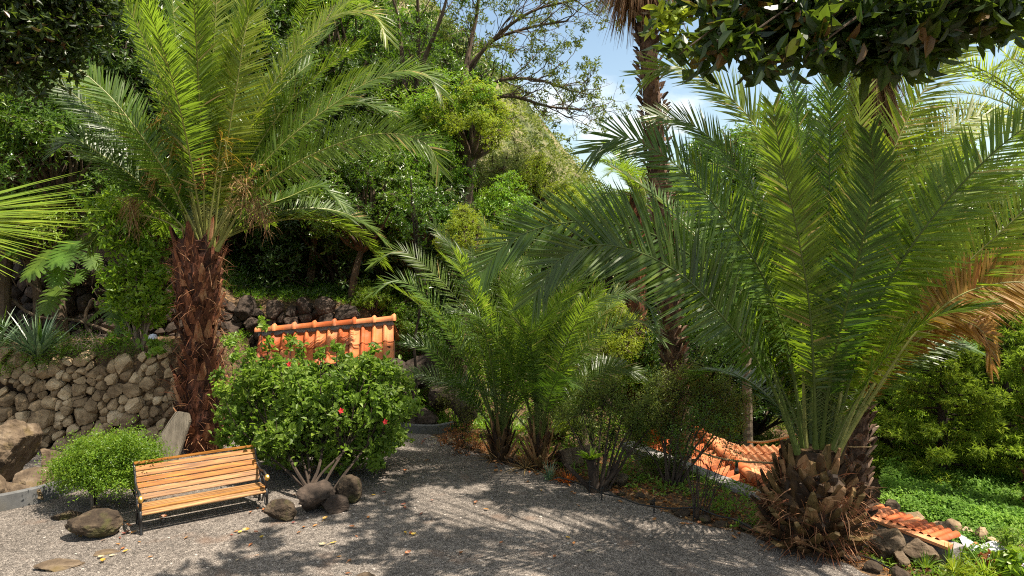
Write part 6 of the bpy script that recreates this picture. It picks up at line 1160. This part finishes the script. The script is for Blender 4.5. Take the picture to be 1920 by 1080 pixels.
# ------------------------------------------------------------------ overhanging trees near the camera
def overhang():
    r = RS(150); tb = V3(7.6, 3.0, 0); root = empty('overhanging_tree', tb, 'large dark leaved tree hanging over the top right corner', 'tree'); mb = MB(); cl = []
    for px, py, D, rr in [(1300, 20, 4.6, .16), (1290, -30, 4.6, .2), (1345, 45, 4.4, .18), (1390, 55, 4.3, .2), (1430, 50, 4.2, .26), (1470, 30, 4.2, .3), (1520, 50, 4.1, .3), (1560, 60, 4.1, .22), (1600, 45, 4.1, .28), (1650, 75, 4.0, .2), (1690, 60, 4.0, .24), (1730, 40, 4.0, .28), (1780, 40, 4.0, .22), (1830, 5, 4.0, .25), (1890, 15, 4.0, .16), (1400, -10, 4.3, .28), (1500, -20, 4.2, .28), (1600, -20, 4.1, .32), (1700, -20, 4.1, .32), (1800, -40, 4.0, .3), (1665, 105, 3.95, .10), (1330, 90, 4.5, .12), (1920, -40, 4.0, .3), (1235, 40, 4.9, .12), (1330, 0, 5, .16)]:
        cl.append((at(px, py, D) - tb, rr, 1.0))
    for px in range(1290, 1900, 34): cl.append((at(px + r.normal() * 8, np.interp(px, [1290, 1400, 1560, 1680, 1780, 1900], [85, 95, 100, 130, 75, 50]) + r.normal() * 14, 4.1 + r.normal() * .12) - tb, .075, 1.))
    nvis = len(cl)
    # the rest of the crown, above and behind: it throws the dappled shade on the gravel
    for i in range(64):
        a = r.rand() * 6.28; q = math.sqrt(r.rand()); c = V3(4.4 + 4.6 * q * math.cos(a), 6.8 + 3.4 * q * math.sin(a), 7.4 + 1.6 * r.rand()); top = CAMH + .40 * max(c[1], 0) + .9
        if c[2] < top: c[2] = top + r.rand() * .6
        if c[0] > 8.0 and c[1] > 7.5: continue
        cl.append((c - tb, r.uniform(.25, .6), 1.7))
    trunk, _ = poly_curve([V3(0, 0, -.1), V3(.1, .1, 2.4), V3(-.1, .5, 4.6), V3(-.3, 1.6, 6.6)], 20); tube(mb, trunk, np.linspace(.34, .2, 20), 12, 0, .5, rough=.05, rng=r); mb.build('trunk', M['bark'], root); lb = MB(); fb = MB()
    hub = trunk[-1]; hub2 = V3(*(at(2250, -330, 4.3) - tb)); tube(lb, poly_curve([trunk[12], (trunk[12] + hub2) / 2 + V3(0, 0, .3), hub2], 10)[0], np.linspace(.13, .06, 10), 8, 0)
    P, Ax, Ti = [], [], []
    for i, (c, rr, s) in enumerate(cl):
        h = hub2 if i < nvis else hub; tube(lb, poly_curve([h, h * .35 + c * .65 + V3(0, 0, .22) + rdir(r, 1)[0] * .08, c], 10)[0], np.linspace(.022 if i < nvis else .07, .005, 10), 5, 0)
        k = int((22 * (rr / .3) ** 2 + 3) if i < nvis else 34 * (rr / .6) ** 2); d = rdir(r, k); p = c + d * (r.rand(k, 1) ** .5) * rr; Pn, An, Tn = p, nrm(d * .5 + V3(0, 0, -.45 if i < nvis else .3) + rdir(r, k) * .5), r.rand(k) * .55
        rosettes(fb, r, Pn + (rdir(r, k) * .06 if i < nvis else 0), An, 6 if i < nvis else 8, .14 if i < nvis else .2, .070 if i < nvis else .09, 'oval', 0, Tn, (15, 75), .10, .25, .25)
        for q in range(0, k, 3): tube(lb, [c, (c + p[q]) / 2, p[q]], [.006, .005, .003], 3, 0, cap=False)
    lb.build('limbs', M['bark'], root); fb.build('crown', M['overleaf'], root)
    # a lighter green sprig on its left
    b2 = MB(); s2 = MB(); E = []
    for P_ in ([(1330, 60), (1290, 70), (1250, 60), (1215, 55)], [(1320, 90), (1285, 95), (1262, 75)], [(1300, 30), (1270, 30), (1235, 25)]):
        C, _ = poly_curve([at(x, y, 4.4) - tb for x, y in P_], 12); tube(s2, C, [.008] * 6 + [.004] * 6, 4, 0); E.append(C[2:])
    E = np.concatenate(E); rosettes(b2, r, np.repeat(E, 2, 0), nrm(rdir(r, len(E) * 2) + V3(-.4, 0, -.3)), 2, .095, .042, 'oval', 0, None, (20, 80), .02, .2, .2, .015); s2.build('twig', M['bark'], root); x = b2.build('sprig', M['yellowleaf'], root); x['label'] = 'sunlit yellow green leaf sprig'
    # dark boughs at the top left corner, nearer than the forest
    r = RS(151); tb = V3(-7.6, 5.2, 0); root = empty('shade_tree', tb, 'dark leaved boughs hanging into the top left corner', 'tree'); mb = MB(); fb = MB(); trunk, _ = poly_curve([V3(0, 0, -.1), V3(-.1, .3, 3), V3(.2, .9, 6.2), V3(.4, 1.6, 8.5)], 16); tube(mb, trunk, np.linspace(.28, .12, 16), 10, 0, .5, rough=.05, rng=r); mb.build('trunk', M['bark'], root); lb = MB()
    cl = [(at(px, py, D) - tb, rr) for px, py, D, rr in [(20, 30, 8.2, .5), (90, 20, 8.4, .45), (150, 40, 8.6, .35), (60, 90, 8.3, .35), (120, 100, 8.5, .25), (190, 10, 8.7, .3), (10, 120, 8.1, .3), (70, 140, 8.4, .14), (0, -60, 8, .7), (120, -60, 8.5, .6), (-60, 60, 8, .5), (145, 130, 8.6, .12), (60, 170, 8.4, .1)]]
    for c, rr in cl:
        h = trunk[11]; tube(lb, poly_curve([h, (h + c) / 2 + V3(0, 0, .2), c], 8)[0], np.linspace(.05, .008, 8), 5, 0); k = int(75 * (rr / .3) ** 2); d = rdir(r, k); p = c + r.normal(size=(k, 3)) * rr * .5
        rosettes(fb, r, p, nrm(d * .6 + V3(0, 0, -.1) + rdir(r, k) * .5), 6, .11, .05, 'oval', 0, r.rand(k) * .5, (25, 90), .08, .25, .2)
        for q in range(0, k, 4): tube(lb, [c, p[q]], [.006, .003], 3, 0, cap=False)
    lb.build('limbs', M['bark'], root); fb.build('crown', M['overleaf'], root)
overhang()

# ------------------------------------------------------------------ small things
def details():
    r = RS(160)
    # irrigation hose and its stakes
    pts = [gnd(x, y, .10) for x, y in [(1040, 895), (1085, 905), (1135, 925), (1185, 940), (1235, 952), (1290, 952), (1345, 965), (1400, 985), (1450, 1010)]] + [gnd(x, y, .03) for x, y in [(1560, 1030), (1620, 1045), (1680, 1070), (1730, 1100)]]
    C, _ = poly_curve(pts, 120); C[:, 2] += .012 * np.sin(np.arange(120) * .5); mb = MB(); tube(mb, C, .011, 7); o = mb.build('irrigation_hose', M['hose'], smooth=True); o = recentre(o); tag(o, 'black irrigation hose running along the planted edge of the gravel', 'hose')
    for i, (x, y) in enumerate([(1128, 938), (1226, 962), (1300, 975), (1105, 925)]):
        mb = MB(); b = gnd(x, y); tube(mb, [V3(0, 0, -.03), V3(.005, 0, .21)], .011, 5); tube(mb, [V3(-.03, 0, .17), V3(.03, 0, .18)], .008, 5); o = mb.build('hose_stake', M['hose']); o.location = tuple(b); tag(o, ['black stake of the hose below the leaning stump', 'tallest black hose stake near the fan palm foot', 'black hose stake before the thin stemmed shrub', 'short black hose stake left of the leaning stump'][i], 'stake', 'stakes holding the hose')
    # rope with a bulb
    mb = MB(); P = [at(1245, 818, 11.3), at(1290, 838, 11.0), at(1345, 858, 10.6), at(1400, 866, 10.2), at(1450, 868, 9.9)]; o_ = P[2].copy(); C, _ = poly_curve([p - o_ for p in P], 50); tube(mb, C, .016, 7); root = empty('string_light', o_, 'rope with a hanging lamp bulb stretched above the sunken roof', 'string light'); mb.build('rope', M['rope'], root)
    p = C[34]; mb = MB(); tube(mb, [p, p + V3(0, 0, -.05), p + V3(0, 0, -.10)], [.02, .024, .022], 9); sk_ = mb.build('socket', M['hose'], root); mb = MB(); zz = np.linspace(0, 1, 9); tube(mb, p + V3(0, 0, -.09) + np.stack([zz * 0, zz * 0, -zz * .11], 1), .012 + .026 * np.sin(zz * PI * .9), 10); mb.build('bulb', M['glass'], sk_, smooth=True)
    mb = MB(); P = [at(1400, 868, 12.0), at(1440, 864, 11.5), at(1470, 855, 11.0), at(1500, 845, 10.6)]; P = [at(1402, 828, 13.), at(1430, 829, 12.6), at(1465, 822, 12.2), at(1500, 812, 11.9)]; C, _ = poly_curve([q - P[0] for q in P], 20); tube(mb, C, .022, 7); o = mb.build('garden_rope', M['rope']); o.location = tuple(P[0]); tag(o, 'short length of tan rope tied to the slender pale trunk', 'rope')
    # rope ring on the fan palm trunk
    mb = MB(); c = at(1604, 832, 10.5); a = np.linspace(0, 6.28, 30); tube(mb, np.stack([.215 * np.cos(a), .215 * np.sin(a), .01 * np.sin(3 * a)], 1), .010, 6); o = mb.build('tie_rope', M['rope']); o.location = tuple(c); tag(o, 'pale rope tied round the fan palm trunk behind the big date palm', 'rope')
    # pale sheet at the lower right
    X = np.linspace(-.55, .55, 40); Y = np.linspace(-.35, .35, 30); c = at(1890, 1045, 8.6); XX, YY = np.meshgrid(X, Y); ZZ = .04 * np.sin(XX * 9 + YY * 4) + .03 * np.sin(XX * 17 - YY * 13) - .28 * XX; V = np.stack([XX, YY, ZZ], -1).reshape(-1, 3); i, j = np.meshgrid(np.arange(29), np.arange(39), indexing='ij'); q = i * 40 + j; mb = MB(); mb.add(np.r_[V, V - V3(0, 0, .012)], [np.stack([q, q + 1, q + 41, q + 40], -1).reshape(-1, 4), np.stack([q, q + 40, q + 41, q + 1], -1).reshape(-1, 4) + 1200]); o = mb.build('pale_sheet', M['white'], smooth=True); o.location = tuple(c); o.rotation_euler = (0, 0, -.25); tag(o, 'crumpled pale sheet lying among plants at the lower right corner', 'sheet')
    # larger loose pebbles on the gravel
    mb = MB(); n = 450; V0, F0 = ico(1); pp = np.stack([r.uniform(60, 1500, n), r.uniform(850, 1080, n)], 1)
    for x, y in pp:
        p = gnd(x, y)
        if edge_s(p[0], p[1]) > .1: continue
        s = r.uniform(.008, .02); mb.add(V0 * s * r.uniform(.7, 1.2, (len(V0), 1)) * V3(1.2, 1, .6) + p + V3(0, 0, .004), F0, 0, r.rand())
    o = mb.build('loose_gravel', M['pebble']); tag(o, 'coarser loose pebbles scattered on the gravel', kind='stuff')
    # fallen leaves
    kinds = [('yellow', 'yellowleaf', [(.30, .16, .02), (.5, .33, .05)]), ('brown', 'brownleaf', None), ('red', 'redleaf', None)]
    ym = leafmat('fallen_yellow', [(0, (.40, .24, .03)), (1, (.62, .42, .08))], (.6, .4, .05), .2); bm_ = leafmat('fallen_brown', [(0, (.22, .08, .025)), (1, (.42, .20, .07))], (.4, .2, .05), .15); rm_ = leafmat('fallen_red', [(0, (.16, .05, .035)), (1, (.28, .11, .07))], (.4, .1, .04), .15); pm = leafmat('fallen_pale', [(0, (.42, .32, .18)), (1, (.60, .50, .32))], (.5, .4, .2), .15)
    protos = {}
    for nm, m in (('yellow', ym), ('brown', bm_), ('red', rm_), ('pale', pm)):
        for v in range(3):
            mb = MB(); L = .085; k = 9; t = np.linspace(0, 1, k); w = np.sin(np.clip(t * 1.02, 0, 1) * PI) ** .8 * L * (.22 + .06 * v); cz = .012 + .03 * (v + .5) * (t - .5) ** 2 * 1.2; V = []
            for s in (-1, 0, 1): V += [(L * (tt - .5), s * ww * (1 + .1 * math.sin(tt * 20 + s)), z + abs(s) * ww * (.35 + .2 * v)) for tt, ww, z in zip(t, w, cz)]
            q = np.arange(k - 1); mb.add(np.array(V), np.concatenate([np.stack([q + a * k, q + a * k + 1, q + a * k + k + 1, q + a * k + k], -1) for a in (0, 1)]), 0, r.rand(3 * k) * .6 + .2); tube(mb, [V3(-L * .5, 0, .012), V3(-L * .8, .005, .006)], .0018, 4, 0, .3); protos[nm, v] = mb.mesh('fallen_leaf', m)
    spots = [(x, y, 'yellow') for x, y in [(462, 997), (492, 1010), (540, 975), (610, 975), (450, 1000), (145, 1003), (150, 1008), (192, 1055), (625, 1020), (775, 1005), (760, 1000), (1015, 922), (700, 930)]] + [(x, y, 'pale') for x, y in [(88, 1062), (1105, 1035), (445, 1052), (210, 1043), (190, 1047)]] + [(x, y, 'brown') for x, y in [(222, 1022), (228, 985), (215, 968), (303, 975), (308, 972), (240, 985), (245, 988), (235, 978), (470, 1023), (570, 990), (655, 1053), (652, 1077), (765, 1040), (770, 1002), (690, 972), (760, 885), (930, 885), (865, 1040), (940, 1020), (800, 865), (668, 1007), (660, 990), (483, 955), (495, 958), (230, 1030), (990, 905), (560, 1000)]] + [(x, y, 'red') for x, y in [(480, 1000), (232, 1003), (225, 1010), (240, 1000), (760, 955), (757, 948), (720, 925), (790, 965), (550, 982), (435, 1005), (810, 940)]]
    for _ in range(24): spots.append((r.uniform(20, 1350), r.uniform(890, 1075), r.choice(['brown', 'red', 'brown', 'pale', 'yellow'], p=[.4, .2, .2, .1, .1])))
    for _ in range(60): t = r.rand(); p = gnd(835 + t * 640, 832 + t * 200); spots.append((835 + t * 640 + r.normal() * 22 - 8, 832 + t * 195 + r.normal() * 8, 'brown'))
    for _ in range(26): spots.append((820 + r.normal() * 25, 822 + r.rand() * 14, r.choice(['brown', 'red', 'pale'])))
    names = {'yellow': 'curled yellow fallen leaf on the grey gravel', 'pale': 'pale dry fallen leaf on the grey gravel', 'brown': 'brown fallen leaf on the grey gravel', 'red': 'dull red fallen leaf on the grey gravel'}
    for x, y, k in spots:
        p = gnd(x, y)
        if edge_s(p[0], p[1]) > .0: z = .015
        else: z = .004
        o = bpy.data.objects.new('fallen_leaf', protos[k, r.randint(3)]); COL.objects.link(o); o.location = (p[0], p[1], z); s = r.uniform(.6, 1.15); o.scale = (s, s, s); o.rotation_euler = (r.normal() * .12, r.normal() * .12, r.rand() * 6.28); tag(o, names[k], 'fallen leaf', '%s fallen leaves on the gravel' % k)
    # loose litter under the plants
    mb = MB(); n = 6000; t = r.rand(n) * 1.75; w = r.gamma(2., .45, n); B = np.stack([EA[0] + (EB - EA)[0] * t + .716 * w, EA[1] + (EB - EA)[1] * t + .698 * w, np.zeros(n)], 1); keep = w < 1.9; B = B[keep]; B[:, 2] = terrain(B[:, 0], B[:, 1]) + .01; k = len(B); leaves(mb, B, nrm(rdir(r, k) * V3(1, 1, .25)), V3(0, 0, 1) + r.normal(size=(k, 3)) * .4, r.uniform(.03, .09, k), r.uniform(.015, .035, k), 0, r.rand(k), 'rhomb', .4, .3); o = mb.build('leaf_litter', M['brownleaf']); tag(o, 'brown leaf litter on the soil along the gravel edge', kind='stuff')
    # small ground plants of the planting strip
    mb = MB(); n = 1300; t = r.rand(n) * 1.7; w = r.uniform(.35, 1.9, n); B = np.stack([EA[0] + (EB - EA)[0] * t + .716 * w, EA[1] + (EB - EA)[1] * t + .698 * w, np.zeros(n)], 1); B[:, 2] = terrain(B[:, 0], B[:, 1]) + .03; rosettes(mb, r, B, nrm(rdir(r, n) * .4 + V3(0, 0, 1)), 6, .09, .03, 'rhomb', spread=(20, 80)); o = mb.build('ground_cover', M['hib']); tag(o, 'small green weeds in the planting strip', kind='stuff')
details()
